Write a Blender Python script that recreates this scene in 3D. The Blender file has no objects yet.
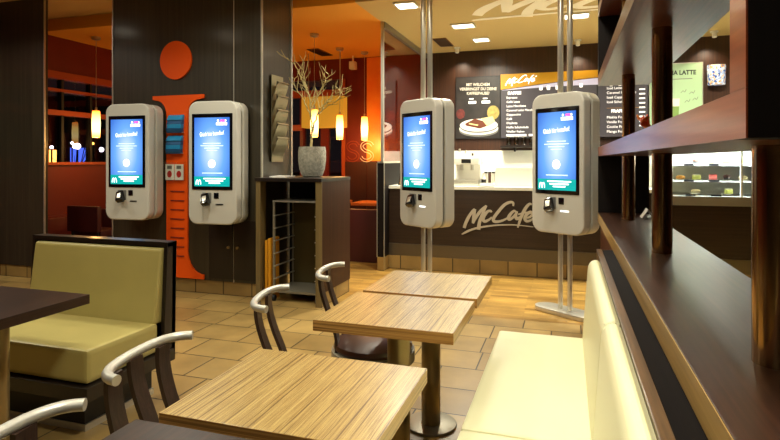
import bpy, bmesh, math, random
from mathutils import Vector, Matrix
R=math.radians; PI=math.pi
random.seed(7)
sc=bpy.context.scene; C=sc.collection

# ------------------------------------------------------------------ materials
def nm(name):
    m=bpy.data.materials.new(name); m.use_nodes=True
    nt=m.node_tree; b=nt.nodes['Principled BSDF']; return m,nt,b
def lin(c):
    return tuple(((x/255)/12.92 if x/255<=.04045 else (((x/255)+.055)/1.055)**2.4) for x in c)+(1,)
def mat(name,c,rough=.5,metal=0,coat=0,spec=.5,bump=0,bscale=200,trans=0,var=0,vscale=4):
    m,nt,b=nm(name); b.inputs['Base Color'].default_value=lin(c)
    b.inputs['Roughness'].default_value=rough; b.inputs['Metallic'].default_value=metal
    b.inputs['Coat Weight'].default_value=coat; b.inputs['Specular IOR Level'].default_value=spec
    b.inputs['Transmission Weight'].default_value=trans
    if bump or var:
        tc=nt.nodes.new('ShaderNodeTexCoord')
    if bump:
        n=nt.nodes.new('ShaderNodeTexNoise'); n.inputs['Scale'].default_value=bscale
        bp=nt.nodes.new('ShaderNodeBump'); bp.inputs['Strength'].default_value=bump; bp.inputs['Distance'].default_value=.01
        nt.links.new(tc.outputs['Object'],n.inputs['Vector']); nt.links.new(n.outputs['Fac'],bp.inputs['Height']); nt.links.new(bp.outputs['Normal'],b.inputs['Normal'])
    if var:
        n=nt.nodes.new('ShaderNodeTexNoise'); n.inputs['Scale'].default_value=vscale; n.inputs['Detail'].default_value=4
        r=nt.nodes.new('ShaderNodeValToRGB'); k=lin(c)
        r.color_ramp.elements[0].position=.3; r.color_ramp.elements[1].position=.7
        r.color_ramp.elements[0].color=tuple(x*(1-var) for x in k[:3])+(1,); r.color_ramp.elements[1].color=tuple(min(1,x*(1+var)) for x in k[:3])+(1,)
        nt.links.new(tc.outputs['Object'],n.inputs['Vector']); nt.links.new(n.outputs['Fac'],r.inputs['Fac']); nt.links.new(r.outputs['Color'],b.inputs['Base Color'])
    return m
def wood(name,stops,scale,rough=.4,coat=0,detail=5,bump=.0,spec=.5,nscale=1.0,rot=(0,0,0)):
    m,nt,b=nm(name)
    tc=nt.nodes.new('ShaderNodeTexCoord'); mp=nt.nodes.new('ShaderNodeMapping'); mp.inputs['Scale'].default_value=scale; mp.inputs['Rotation'].default_value=rot
    n=nt.nodes.new('ShaderNodeTexNoise'); n.inputs['Scale'].default_value=nscale; n.inputs['Detail'].default_value=detail; n.inputs['Roughness'].default_value=.65
    r=nt.nodes.new('ShaderNodeValToRGB'); e=r.color_ramp.elements
    while len(e)<len(stops): e.new(.5)
    for el,(p,c) in zip(e,stops): el.position=p; el.color=lin(c)
    nt.links.new(tc.outputs['Object'],mp.inputs['Vector']); nt.links.new(mp.outputs['Vector'],n.inputs['Vector'])
    nt.links.new(n.outputs['Fac'],r.inputs['Fac']); nt.links.new(r.outputs['Color'],b.inputs['Base Color'])
    b.inputs['Roughness'].default_value=rough; b.inputs['Coat Weight'].default_value=coat; b.inputs['Coat Roughness'].default_value=.15
    b.inputs['Specular IOR Level'].default_value=spec
    if bump:
        bp=nt.nodes.new('ShaderNodeBump'); bp.inputs['Strength'].default_value=bump; bp.inputs['Distance'].default_value=.002
        nt.links.new(n.outputs['Fac'],bp.inputs['Height']); nt.links.new(bp.outputs['Normal'],b.inputs['Normal'])
    return m
def emit(name,c,s):
    m,nt,b=nm(name); b.inputs['Base Color'].default_value=lin(c); b.inputs['Emission Color'].default_value=lin(c); b.inputs['Emission Strength'].default_value=s
    b.inputs['Roughness'].default_value=.4
    return m
def brick(name,c1,c2,mortar,bw,rh,ms,rough,mode='xy',coat=0,offset=.5,var=.5,bump=.3,loc=(0,0,0),squash=1,sqf=2):
    m,nt,b=nm(name); N=nt.nodes; L=nt.links
    tc=N.new('ShaderNodeTexCoord'); sp=N.new('ShaderNodeSeparateXYZ'); cb=N.new('ShaderNodeCombineXYZ')
    L.new(tc.outputs['Object'],sp.inputs[0])
    a={'xy':('X','Y'),'xz':('X','Z'),'yz':('Y','Z')}[mode]
    L.new(sp.outputs[a[0]],cb.inputs['X']); L.new(sp.outputs[a[1]],cb.inputs['Y'])
    mp=N.new('ShaderNodeMapping'); mp.inputs['Location'].default_value=loc; L.new(cb.outputs[0],mp.inputs['Vector'])
    t=N.new('ShaderNodeTexBrick'); t.inputs['Scale'].default_value=1; t.inputs['Brick Width'].default_value=bw; t.inputs['Row Height'].default_value=rh
    t.inputs['Mortar Size'].default_value=ms; t.inputs['Mortar Smooth'].default_value=.1; t.offset=offset; t.squash=squash; t.squash_frequency=sqf
    t.inputs['Color1'].default_value=lin(c1); t.inputs['Color2'].default_value=lin(c2); t.inputs['Mortar'].default_value=lin(mortar)
    L.new(mp.outputs['Vector'],t.inputs['Vector'])
    n=N.new('ShaderNodeTexNoise'); n.inputs['Scale'].default_value=3.5; n.inputs['Detail'].default_value=8; L.new(tc.outputs['Object'],n.inputs['Vector'])
    rr=N.new('ShaderNodeMapRange'); rr.inputs['From Min'].default_value=.25; rr.inputs['From Max'].default_value=.75; rr.inputs['To Min'].default_value=1-var; rr.inputs['To Max'].default_value=1+var*.4
    L.new(n.outputs['Fac'],rr.inputs['Value'])
    mx=N.new('ShaderNodeVectorMath'); mx.operation='SCALE'; L.new(t.outputs['Color'],mx.inputs[0]); L.new(rr.outputs[0],mx.inputs['Scale'])
    L.new(mx.outputs[0],b.inputs['Base Color'])
    b.inputs['Roughness'].default_value=rough; b.inputs['Coat Weight'].default_value=coat
    bp=N.new('ShaderNodeBump'); bp.inputs['Strength'].default_value=bump; bp.inputs['Distance'].default_value=.004; bp.invert=True
    L.new(t.outputs['Fac'],bp.inputs['Height']); L.new(bp.outputs['Normal'],b.inputs['Normal'])
    return m
def glass_mat(name,tint=(255,255,255),refl=.12,rough=.02):
    m=bpy.data.materials.new(name); m.use_nodes=True; nt=m.node_tree; N=nt.nodes; N.clear()
    o=N.new('ShaderNodeOutputMaterial'); mix=N.new('ShaderNodeMixShader'); t=N.new('ShaderNodeBsdfTransparent'); g=N.new('ShaderNodeBsdfGlossy')
    t.inputs['Color'].default_value=lin(tint); g.inputs['Roughness'].default_value=rough
    f=N.new('ShaderNodeFresnel'); f.inputs['IOR'].default_value=1.5
    ad=N.new('ShaderNodeMath'); ad.operation='ADD'; ad.inputs[1].default_value=refl; ad.use_clamp=True
    ge=N.new('ShaderNodeNewGeometry'); iv=N.new('ShaderNodeMath'); iv.operation='SUBTRACT'; iv.inputs[0].default_value=1; nt.links.new(ge.outputs['Backfacing'],iv.inputs[1])
    mu=N.new('ShaderNodeMath'); mu.operation='MULTIPLY'; nt.links.new(f.outputs[0],ad.inputs[0]); nt.links.new(ad.outputs[0],mu.inputs[0]); nt.links.new(iv.outputs[0],mu.inputs[1]); nt.links.new(mu.outputs[0],mix.inputs[0]); nt.links.new(t.outputs[0],mix.inputs[1]); nt.links.new(g.outputs[0],mix.inputs[2]); nt.links.new(mix.outputs[0],o.inputs[0])
    return m

M={}
M['wall_wood']=wood('dark_wall_wood',[(.25,(34,29,20)),(.5,(48,42,30)),(.75,(62,55,40))],(45,45,.9),.38,.3,spec=.5)
M['cafe_wood']=wood('cafe_wall_wood',[(.25,(40,21,11)),(.5,(58,32,16)),(.75,(74,42,22))],(40,40,.8),.4,.2)
M['counter_wood']=wood('counter_wood',[(.25,(30,19,11)),(.5,(43,28,17)),(.75,(54,37,23))],(1.2,1.2,45),.42,.15)
M['shelf_wood']=wood('shelf_wood',[(.25,(58,26,14)),(.5,(84,40,22)),(.75,(104,54,32))],(60,1.6,60),.34,.1,bump=.15,spec=.35)
M['ledge_wood']=wood('ledge_wood',[(.25,(36,19,11)),(.5,(54,30,17)),(.75,(76,44,26))],(60,1.6,60),.36,.12,bump=.2)
M['edge_wood']=wood('edge_wood',[(.25,(150,116,60)),(.5,(180,144,80)),(.75,(200,164,98))],(60,1.6,60),.3,.3)
M['black_gloss_wood']=wood('black_gloss_wood',[(.3,(10,6,5)),(.7,(18,11,9))],(60,2,60),.8,0,spec=.1)
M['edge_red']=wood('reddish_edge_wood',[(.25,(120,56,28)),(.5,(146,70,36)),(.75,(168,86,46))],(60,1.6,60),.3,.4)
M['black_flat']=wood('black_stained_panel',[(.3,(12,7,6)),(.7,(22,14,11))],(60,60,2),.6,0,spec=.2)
M['strip_wood']=wood('strip_wood',[(.25,(64,44,20)),(.5,(96,68,34)),(.75,(124,90,50))],(70,2.5,70),.35,.2,bump=.2)
M['wenge']=wood('wenge',[(.25,(24,13,9)),(.5,(42,24,16)),(.75,(62,38,26))],(70,3,70),.35,.2,bump=.2)
M['wenge_v']=wood('wenge_slat',[(.25,(30,18,13)),(.5,(50,32,23)),(.75,(72,50,37))],(110,110,5),.42,.1,bump=.3)
M['black_wood']=wood('near_black_wood',[(.3,(14,8,6)),(.7,(28,17,13))],(60,60,2),.4,.2)
M['cab_wood']=wood('cabinet_wood',[(.25,(44,25,13)),(.5,(58,34,18)),(.75,(72,44,25))],(50,50,1),.5,0,spec=.25)
M['cab_edge']=wood('cabinet_edge',[(.25,(96,80,46)),(.75,(124,104,64))],(50,50,1),.45)
ZB=[(.30,(74,50,24)),(.41,(126,96,48)),(.47,(200,170,102)),(.53,(136,104,54)),(.58,(208,180,112)),(.66,(150,118,62)),(.74,(214,188,122))]
M['zebra']=wood('striped_table_laminate',ZB,(140,1.0,1),.32,.15,detail=7)
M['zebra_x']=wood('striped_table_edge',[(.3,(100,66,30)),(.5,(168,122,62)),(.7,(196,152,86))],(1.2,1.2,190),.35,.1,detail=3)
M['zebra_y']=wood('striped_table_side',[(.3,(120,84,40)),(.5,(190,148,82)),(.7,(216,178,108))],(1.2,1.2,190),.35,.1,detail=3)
M['tile']=brick('floor_tile',(176,146,88),(146,118,68),(44,34,20),.46,.34,.005,.33,var=.32,squash=.7,sqf=3,loc=(.12,.07,0),bump=.5)
M['kick_tile']=brick('kick_tile',(158,128,74),(138,110,62),(46,32,18),.34,.5,.006,.35,'xz',offset=0,var=.3)
M['kick_tile_y']=brick('kick_tile_side',(158,128,74),(138,110,62),(46,32,18),.34,.5,.006,.35,'yz',offset=0,var=.3)
M['floor_wood']=brick('strip_wood_floor',(188,148,74),(136,102,46),(96,62,24),.75,.06,.0012,.3,var=.3,bump=.1,coat=.2)
M['steel']=mat('brushed_steel',(206,202,188),.3,.72)
M['steel_kick']=mat('steel_kick',(112,104,90),.36,.8)
M['dark_steel']=mat('dark_bronze_steel',(158,136,92),.3,.6)
M['post']=mat('polished_dark_bronze',(170,138,96),.17,1)
M['alu']=mat('brushed_aluminium_tube',(204,202,192),.45,.7)
M['apron']=mat('grey_chair_frame',(150,144,126),.4,.15)
M['steel_gray']=mat('grey_lacquered_steel',(148,142,126),.4,.6)
M['cream']=mat('cream_leatherette',(234,230,188),.42,bump=.05,bscale=350,spec=.4)
M['olive']=mat('olive_yellow_leatherette',(178,164,98),.4,bump=.05,bscale=350,spec=.45,var=.06,vscale=3)
M['brown_leather']=mat('brown_leather',(66,34,20),.35,spec=.6)
M['kiosk']=mat('kiosk_housing',(196,194,184),.34,spec=.45)
M['kiosk_edge']=mat('kiosk_edge',(184,182,170),.3)
M['kiosk_seam']=mat('kiosk_seam',(120,120,116),.3,.6)
M['black']=mat('black_gloss',(8,9,14),.12,spec=.6)
M['black_matte']=mat('black_matte',(14,12,11),.5)
M['grey']=mat('grey_plastic',(110,110,106),.4)
M['orange']=mat('orange_lacquer',(232,84,12),.5,spec=.2)
M['orange_dk']=mat('orange_slot',(120,30,8),.6)
M['blue']=mat('blue_paper',(30,136,190),.4)
M['blue_dk']=mat('blue_paper_shade',(16,80,130),.5)
M['white']=mat('white_paper',(236,232,224),.5)
M['white_gloss']=mat('white_enamel',(240,238,226),.25)
M['ivory']=mat('ivory_panel',(224,224,210),.35)
M['red']=mat('red_print',(190,30,26),.5)
M['text_light']=mat('pale_print',(222,214,196),.5)
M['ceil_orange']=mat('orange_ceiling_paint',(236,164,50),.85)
M['ceil_tan']=mat('tan_ceiling_paint',(200,172,108),.85)
M['ceil_front']=mat('warm_ceiling_paint',(206,172,112),.85)
M['ceil_script']=mat('pale_ceiling_print',(255,246,220),.8)
M['red_wall']=wood('red_wall',[(.2,(84,14,6)),(.8,(120,22,10))],(.8,.8,.5),.45,.1)
M['orange_wall']=wood('orange_film',[(.3,(240,104,20)),(.6,(250,150,50))],(.9,.9,1.0),.35)
M['wainscot']=wood('dark_red_wainscot',[(.2,(44,14,9)),(.8,(62,20,12))],(30,30,1),.45,.1)
M['dark_red']=mat('dark_red_leather',(96,26,16),.4)
M['maroon']=mat('maroon_leatherette',(70,22,18),.45)
M['red_dado']=mat('red_dado',(104,26,12),.5)
M['orange_frame']=mat('orange_window_frame',(160,66,22),.45)
M['table_orange']=wood('warm_table_wood',[(.3,(190,96,40)),(.7,(226,132,62))],(2,40,2),.35)
M['concrete']=mat('rough_stone_pot',(150,146,130),.85,bump=1.0,bscale=60,var=.3,vscale=40)
M['branch']=mat('pale_bare_branch',(176,158,100),.6,bump=.3,bscale=80)
M['soil']=mat('dark_soil',(40,30,20),.9)
M['vent']=mat('vent_brown',(120,78,34),.5)
M['leaflet']=mat('brushed_holder_metal',(150,142,112),.35,.7)
M['yellow']=mat('yellow_board',(220,150,30),.5)
M['rubber']=mat('black_rubber',(12,12,12),.6)
M['script_metal']=mat('satin_letter_metal',(190,182,164),.4,.35)
M['glass']=glass_mat('clear_glass',(250,252,250),.02)
M['drink_glass']=glass_mat('drinking_glass',(225,228,225),.22)
M['part_glass']=glass_mat('partition_glass',(190,165,138),.20,.03)
M['win_glass']=glass_mat('window_glass',(215,205,205),.05,.02)
M['amber_band']=emit('amber_sign_band',(170,122,16),.3)
M['pendant']=None
def pendant_mat():
    m,nt,b=nm('opal_pendant_glass'); N=nt.nodes; L=nt.links
    tc=N.new('ShaderNodeTexCoord'); sp=N.new('ShaderNodeSeparateXYZ'); r=N.new('ShaderNodeValToRGB'); mr=N.new('ShaderNodeMapRange')
    L.new(tc.outputs['Object'],sp.inputs[0]); L.new(sp.outputs['Z'],mr.inputs['Value'])
    mr.inputs['From Min'].default_value=0; mr.inputs['From Max'].default_value=.38
    L.new(mr.outputs[0],r.inputs['Fac']); e=r.color_ramp.elements
    e[0].position=0; e[0].color=lin((255,160,40)); e[1].position=1; e[1].color=lin((255,120,20)); x=e.new(.3); x.color=lin((255,232,160)); x=e.new(.7); x.color=lin((255,214,120))
    b.inputs['Base Color'].default_value=lin((255,220,150)); L.new(r.outputs['Color'],b.inputs['Emission Color']); b.inputs['Emission Strength'].default_value=3.2
    return m
M['pendant']=pendant_mat()
M['shade_yellow']=emit('yellow_lamp_shade',(226,158,44),.5); M['shade_yellow'].node_tree.nodes['Principled BSDF'].inputs['Base Color'].default_value=lin((120,84,26))
M['diffuser']=emit('downlight_diffuser',(255,246,220),7)
M['case_light']=emit('case_light_strip',(225,240,255),4)
def screen_mat():
    m,nt,b=nm('blue_lit_screen'); N=nt.nodes; L=nt.links
    tc=N.new('ShaderNodeTexCoord'); mp=N.new('ShaderNodeMapping'); mp.inputs['Location'].default_value=(-.65,0,-.60); mp.inputs['Scale'].default_value=(1.3,0,1.2)
    g=N.new('ShaderNodeVectorMath'); g.operation='LENGTH'; r=N.new('ShaderNodeValToRGB')
    L.new(tc.outputs['Generated'],mp.inputs['Vector']); L.new(mp.outputs['Vector'],g.inputs[0]); L.new(g.outputs['Value'],r.inputs['Fac'])
    e=r.color_ramp.elements; e[0].position=.0; e[0].color=lin((214,234,255)); e[1].position=.95; e[1].color=lin((36,90,200)); x=e.new(.45); x.color=lin((108,168,240))
    L.new(r.outputs['Color'],b.inputs['Emission Color']); b.inputs['Emission Strength'].default_value=1.05; b.inputs['Base Color'].default_value=(0,0,0,1); b.inputs['Roughness'].default_value=.15
    return m
M['screen']=screen_mat()
M['screen_teal']=emit('teal_lit_band',(0,150,150),.85)
M['screen_white']=emit('white_lit_text',(250,252,255),1.3)
M['screen_pink']=emit('pink_lit_icon',(225,90,190),1.0)
M['screen_mid']=emit('pale_blue_lit_text',(190,215,250),1.0)
M['city_w']=emit('white_street_light',(220,235,255),14)
M['city_a']=emit('amber_street_light',(255,180,80),10)
M['city_b']=emit('blue_lit_window',(70,110,255),3)
M['city_win']=emit('lit_shop_window',(225,225,255),1.6)
M['night']=mat('night_facade',(22,22,30),.7)
M['asphalt']=mat('asphalt',(30,30,34),.8)
M['poster_green']=emit('lit_green_poster',(160,190,146),.14)
M['poster_dark']=mat('dark_poster_print',(36,31,28),.45,var=.6,vscale=5)
M['menu_dark']=emit('lit_menu_panel',(58,54,58),.4)
M['menu_white']=emit('lit_menu_lettering',(236,232,226),.9)
M['menu_glow']=emit('lit_menu_swoosh',(170,166,186),.45)

# ------------------------------------------------------------------ mesh helpers
class MB:
    def __init__(s): s.bm=bmesh.new(); s.mi=0
    def _fin(s,geom,mtx=None):
        if mtx is not None: bmesh.ops.transform(s.bm,matrix=mtx,verts=geom)
    def box(s,x0,y0,z0,x1,y1,z1,bev=0,seg=2,mtx=None):
        t=bmesh.new(); r=bmesh.ops.create_cube(t,size=1)
        for v in t.verts: v.co=Vector(((x0+x1)/2+v.co.x*(x1-x0),(y0+y1)/2+v.co.y*(y1-y0),(z0+z1)/2+v.co.z*(z1-z0)))
        if bev: bmesh.ops.bevel(t,geom=list(t.edges),offset=bev,segments=seg,profile=.7,affect='EDGES')
        s.add(t,mtx); return s
    def add(s,t,mtx=None):
        if mtx is not None: bmesh.ops.transform(t,matrix=mtx,verts=list(t.verts))
        for f in t.faces: f.material_index=s.mi
        me=bpy.data.meshes.new('t'); t.to_mesh(me); t.free(); s.bm.from_mesh(me); bpy.data.meshes.remove(me)
    def cyl(s,x,y,z0,z1,r,r2=None,n=24,mtx=None,bev=0):
        t=bmesh.new(); bmesh.ops.create_cone(t,cap_ends=True,segments=n,radius1=r,radius2=r if r2 is None else r2,depth=z1-z0,matrix=Matrix.Translation((x,y,(z0+z1)/2)))
        if bev:
            es=[e for e in t.edges if abs(e.verts[0].co.z-e.verts[1].co.z)<1e-6]
            bmesh.ops.bevel(t,geom=es,offset=bev,segments=2,profile=.5,affect='EDGES')
        s.add(t,mtx); return s
    def sphere(s,x,y,z,r,sx=1,sy=1,sz=1,sub=2,mtx=None):
        t=bmesh.new(); bmesh.ops.create_icosphere(t,subdivisions=sub,radius=r)
        for v in t.verts: v.co=Vector((x+v.co.x*sx,y+v.co.y*sy,z+v.co.z*sz))
        s.add(t,mtx); return s
    def tube(s,pts,rad,n=10,cap=True):
        pts=[Vector(p) for p in pts]; t=bmesh.new(); rings=[]
        rr=rad if isinstance(rad,(list,tuple)) else [rad]*len(pts)
        up=Vector((0,0,1))
        for i,p in enumerate(pts):
            d=(pts[min(i+1,len(pts)-1)]-pts[max(i-1,0)]).normalized()
            a=up if abs(d.dot(up))<.95 else Vector((1,0,0))
            u=d.cross(a).normalized(); v=u.cross(d).normalized()
            rings.append([t.verts.new(p+(u*math.cos(2*PI*k/n)+v*math.sin(2*PI*k/n))*rr[i]) for k in range(n)])
        for a,b in zip(rings,rings[1:]):
            for k in range(n): t.faces.new((a[k],a[(k+1)%n],b[(k+1)%n],b[k]))
        if cap: t.faces.new(rings[0][::-1]); t.faces.new(rings[-1])
        bmesh.ops.recalc_face_normals(t,faces=list(t.faces)); s.add(t); return s
    def lathe(s,prof,n=32,x=0,y=0):
        t=bmesh.new(); rings=[]
        for r,z in prof: rings.append([t.verts.new((x+r*math.cos(2*PI*k/n),y+r*math.sin(2*PI*k/n),z)) for k in range(n)])
        for a,b in zip(rings,rings[1:]):
            for k in range(n): t.faces.new((a[k],a[(k+1)%n],b[(k+1)%n],b[k]))
        t.faces.new(rings[0][::-1]); t.faces.new(rings[-1])
        bmesh.ops.recalc_face_normals(t,faces=list(t.faces)); s.add(t); return s
    def prism(s,outline,a0,a1,axis='y',bev=0,mtx=None,seg=2,ends_only=False):
        """outline 2D -> extruded. axis y: (x,z); x: (y,z); z: (x,y)"""
        t=bmesh.new()
        def P(p,a):
            return {'y':(p[0],a,p[1]),'x':(a,p[0],p[1]),'z':(p[0],p[1],a)}[axis]
        A=[t.verts.new(P(p,a0)) for p in outline]; B=[t.verts.new(P(p,a1)) for p in outline]
        fa=t.faces.new(A); fb=t.faces.new(B[::-1]); n=len(A)
        for i in range(n): t.faces.new((A[i],B[i],B[(i+1)%n],A[(i+1)%n]))
        bmesh.ops.recalc_face_normals(t,faces=list(t.faces))
        if bev:
            es=list(t.edges) if not ends_only else [e for e in t.edges if (e.link_faces[0] in (fa,fb)) or (e.link_faces[1] in (fa,fb))]
            bmesh.ops.bevel(t,geom=es,offset=bev,segments=seg,profile=.6,affect='EDGES')
        s.add(t,mtx); return s
    def ribbon(s,pts,wid,th,to3):
        """flat brush stroke through 2D pts with widths, thickness th, to3(x,y,t)->3D"""
        P=[];W=[]
        n=len(pts)
        for i in range(n-1):
            p0=Vector(pts[max(i-1,0)]);p1=Vector(pts[i]);p2=Vector(pts[i+1]);p3=Vector(pts[min(i+2,n-1)])
            for k in range(6):
                u=k/6; P.append(.5*((2*p1)+(p2-p0)*u+(2*p0-5*p1+4*p2-p3)*u*u+(3*p1-p0-3*p2+p3)*u**3)); W.append(wid((i+u)/(n-1)))
        P.append(Vector(pts[-1])); W.append(wid(1))
        t=bmesh.new(); rows=[]
        for i,p in enumerate(P):
            d=(P[min(i+1,len(P)-1)]-P[max(i-1,0)]); d=d.normalized() if d.length>0 else Vector((1,0))
            q=Vector((-d.y,d.x))*W[i]/2
            rows.append([t.verts.new(to3(*(p+q),0)),t.verts.new(to3(*(p-q),0)),t.verts.new(to3(*(p-q),th)),t.verts.new(to3(*(p+q),th))])
        for a,b in zip(rows,rows[1:]):
            for k in range(4): t.faces.new((a[k],a[(k+1)%4],b[(k+1)%4],b[k]))
        t.faces.new(rows[0][::-1]); t.faces.new(rows[-1])
        bmesh.ops.recalc_face_normals(t,faces=list(t.faces)); s.add(t); return s
    def build(s,name,m,parent=None,smooth=True,loc=None):
        me=bpy.data.meshes.new(name); bmesh.ops.recalc_face_normals(s.bm,faces=list(s.bm.faces)); s.bm.to_mesh(me); s.bm.free()
        for mm in (m if isinstance(m,(list,tuple)) else [m]): me.materials.append(mm)
        o=bpy.data.objects.new(name,me); C.objects.link(o)
        if parent is not None: o.parent=parent
        if loc is not None: o.location=loc
        if smooth:
            for p in me.polygons: p.use_smooth=True
            me.set_sharp_from_angle(angle=R(35))
        return o
def tag(o,label,cat,group=None,kind=None):
    o['label']=label; o['category']=cat
    if group: o['group']=group
    if kind: o['kind']=kind
    return o
def thing(name,label,cat,loc=(0,0,0),rz=0,group=None):
    o=bpy.data.objects.new(name,None); C.objects.link(o); o.location=loc; o.rotation_euler=(0,0,rz); o.empty_display_size=.1
    return tag(o,label,cat,group)
def struct(name,mb,m,smooth=False):
    o=mb.build(name,m,smooth=smooth); o['kind']='structure'; return o
def copy_tree(o,parent=None):
    c=o.copy(); C.objects.link(c)
    if parent is not None: c.parent=parent
    for ch in list(o.children): copy_tree(ch,c)
    return c
def text_mesh(name,s,size,m,mtx,parent=None,ex=.001,align='CENTER',bold=0,sx=1):
    cu=bpy.data.curves.new('txt','FONT'); cu.body=s; cu.size=size; cu.extrude=ex; cu.align_x=align; cu.align_y='CENTER'; cu.offset=bold
    to=bpy.data.objects.new('txt',cu); C.objects.link(to)
    dg=bpy.context.evaluated_depsgraph_get(); me=bpy.data.meshes.new_from_object(to.evaluated_get(dg))
    bpy.data.objects.remove(to); bpy.data.curves.remove(cu)
    me.transform(mtx@Matrix.Diagonal((sx,1,1,1))); me.materials.clear(); me.materials.append(m)
    o=bpy.data.objects.new(name,me); C.objects.link(o)
    if parent is not None: o.parent=parent
    return o
def facing(x,y,z,ry=0):  # text plane facing -Y (reads along +X, up +Z)
    return Matrix.Translation((x,y,z))@Matrix.Rotation(R(90),4,'X')@Matrix.Rotation(ry,4,'Z')

STROKES={'M1':[(0.034,0.093),(0.059,0.168),(0.1,0.253),(0.15,0.329),(0.187,0.368)],'M2':[(0.187,0.368),(0.173,0.272),(0.162,0.164)],'M3':[(0.162,0.164),(0.208,0.256),(0.274,0.349),(0.351,0.422)],'M4':[(0.351,0.422),(0.307,0.325),(0.257,0.192),(0.241,0.076)],'c':[(0.426,0.329),(0.409,0.348),(0.364,0.335),(0.318,0.268),(0.307,0.218),(0.335,0.198),(0.388,0.223),(0.429,0.26)],'C':[(0.726,0.426),(0.726,0.467),(0.686,0.479),(0.606,0.44),(0.518,0.339),(0.455,0.248),(0.461,0.205),(0.518,0.201),(0.59,0.223),(0.67,0.268)],'a1':[(0.768,0.339),(0.737,0.357),(0.689,0.312),(0.66,0.258),(0.68,0.239),(0.73,0.276),(0.781,0.352)],'a2':[(0.781,0.352),(0.762,0.29),(0.773,0.252),(0.813,0.266),(0.852,0.309)],'f':[(0.981,0.454),(0.946,0.459),(0.899,0.407),(0.852,0.317),(0.813,0.211),(0.789,0.126)],'fb':[(0.794,0.31),(0.86,0.332),(0.922,0.343)],'e':[(0.894,0.262),(0.953,0.28),(0.988,0.321),(0.961,0.347),(0.914,0.319),(0.885,0.262),(0.903,0.224),(0.953,0.229),(1.008,0.269)],'acc':[(1.015,0.394),(1.065,0.44)],'sw':[(0.0,0.0),(0.117,0.063),(0.266,0.11),(0.478,0.147),(0.67,0.161),(0.813,0.159),(1.0,0.144)]}
def script(to3_,th,swoosh=True,dz=.0002):
    mb=MB()
    for k,p in STROKES.items():
        to3=(lambda x,y,tt,_j=list(STROKES).index(k): to3_(x,y,tt+_j*dz))
        if k=='sw':
            if swoosh: mb.ribbon(p,lambda u:.034*(1-u*.75)*min(1,u*6+.4),th,to3)
        elif k=='M4': mb.ribbon(p,lambda u:.03+.022*u,th,to3)
        elif k in('M1','M2'): mb.ribbon(p,lambda u:.046-.016*abs(u-.3),th,to3)
        elif k=='fb': mb.ribbon(p,lambda u:.02,th,to3)
        else: mb.ribbon(p,lambda u:.022+.022*math.sin(PI*min(1,u*1.0)),th,to3)
    return mb

# ------------------------------------------------------------------ the room
CZ=3.15; HZ=3.31; BY=8.8; WY=4.90
struct('floor',MB().box(-7.2,-3.2,-.06,5.2,4.93,0),M['tile'])
struct('floor',MB().box(-7.2,4.93,-.06,5.2,9.0,0),M['floor_wood'])
# back wall: wood above, pale splash-back below in the cafe; red and orange in the lounge
struct('wall_back',MB().box(-2.2,BY,1.55,5.2,BY+.12,3.3),M['cafe_wood'])
struct('wall_back',MB().box(-2.2,BY,0,5.2,BY+.12,1.55),M['ivory'])
wb=MB(); wb.box(-3.64,BY,0,-2.2,BY+.12,3.3).box(-7.2,BY,2.80,-3.64,BY+.12,3.3).box(-7.2,BY,0,-3.64,BY+.12,.9).box(-7.2,BY,.9,-5.6,BY+.12,2.8)
struct('wall_back',wb,M['red_wall'])
wn=MB(); wn.box(-3.64,BY-.015,0,-3.245,BY-.001,1.37).box(-3.235,BY-.015,0,-2.31,BY-.001,1.37); struct('trim_2',wn,M['wainscot'])
w=struct('window_1',MB().box(-5.6,BY+.05,.9,-3.64,BY+.06,2.8),M['win_glass'])
f=MB(); f.box(-5.6,BY-.04,2.5,-3.64,BY+.1,2.62).box(-5.6,BY-.04,1.92,-4.45,BY+.1,2.02).box(-3.70,BY-.03,.9,-3.64,BY+.1,2.8)
f.build('window_frame',M['orange_frame'],w,smooth=False)
MB().box(-4.1,BY-.02,.9,-3.97,BY+.1,1.95).box(-4.5,BY-.02,.9,-4.44,BY+.1,2.5).box(-4.9,BY-.02,.9,-4.84,BY+.1,2.5).build('mullion',M['red_wall'],w,smooth=False)
# left wall with long night window
lw=MB(); lw.box(-7.05,-3.2,0,-6.9,9,1.35); struct('wall_left',lw,M['red_dado'])
lw=MB(); lw.box(-7.05,-3.2,2.66,-6.9,9,3.4); struct('wall_left',lw,M['red_wall'])
w=struct('window_2',MB().box(-6.99,-3.2,1.35,-6.98,9,2.66),M['win_glass'])
f=MB(); f.box(-7.04,-3.2,2.56,-6.88,8.8,2.66).box(-7.03,-3.2,2.04,-6.88,8.8,2.11).box(-7.03,-3.2,2.38,-6.90,8.8,2.42).box(-7.03,-3.2,1.33,-6.86,8.8,1.37)
f.build('window_frame',M['orange_frame'],w,smooth=False)
f=MB()
for yy in (4.4,5.35,6.1,6.6,7.35,8.3): f.box(-7.03,yy,1.37,-6.94,yy+.04,2.56)
f.build('mullion',M['black_matte'],w,smooth=False)
struct('wall_right',MB().box(5.0,-3.2,0,5.12,9,3.4),M['cafe_wood'])
struct('wall_rear',MB().box(-7.2,-3.3,0,5.2,-3.2,3.4),M['wall_wood'])
# ceilings: high in front, lower beyond the soffit
struct('ceiling',MB().box(-7.2,-3.2,HZ,5.2,5.7,HZ+.1),M['ceil_front'])
struct('ceiling',MB().box(-7.2,5.7,CZ,-2.24,9,HZ+.1),M['ceil_orange'])  # white ceiling; orange light from lamps and walls is put into its colour
struct('ceiling',MB().box(-2.24,5.7,CZ,5.2,9,HZ+.1),M['ceil_tan'])
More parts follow.
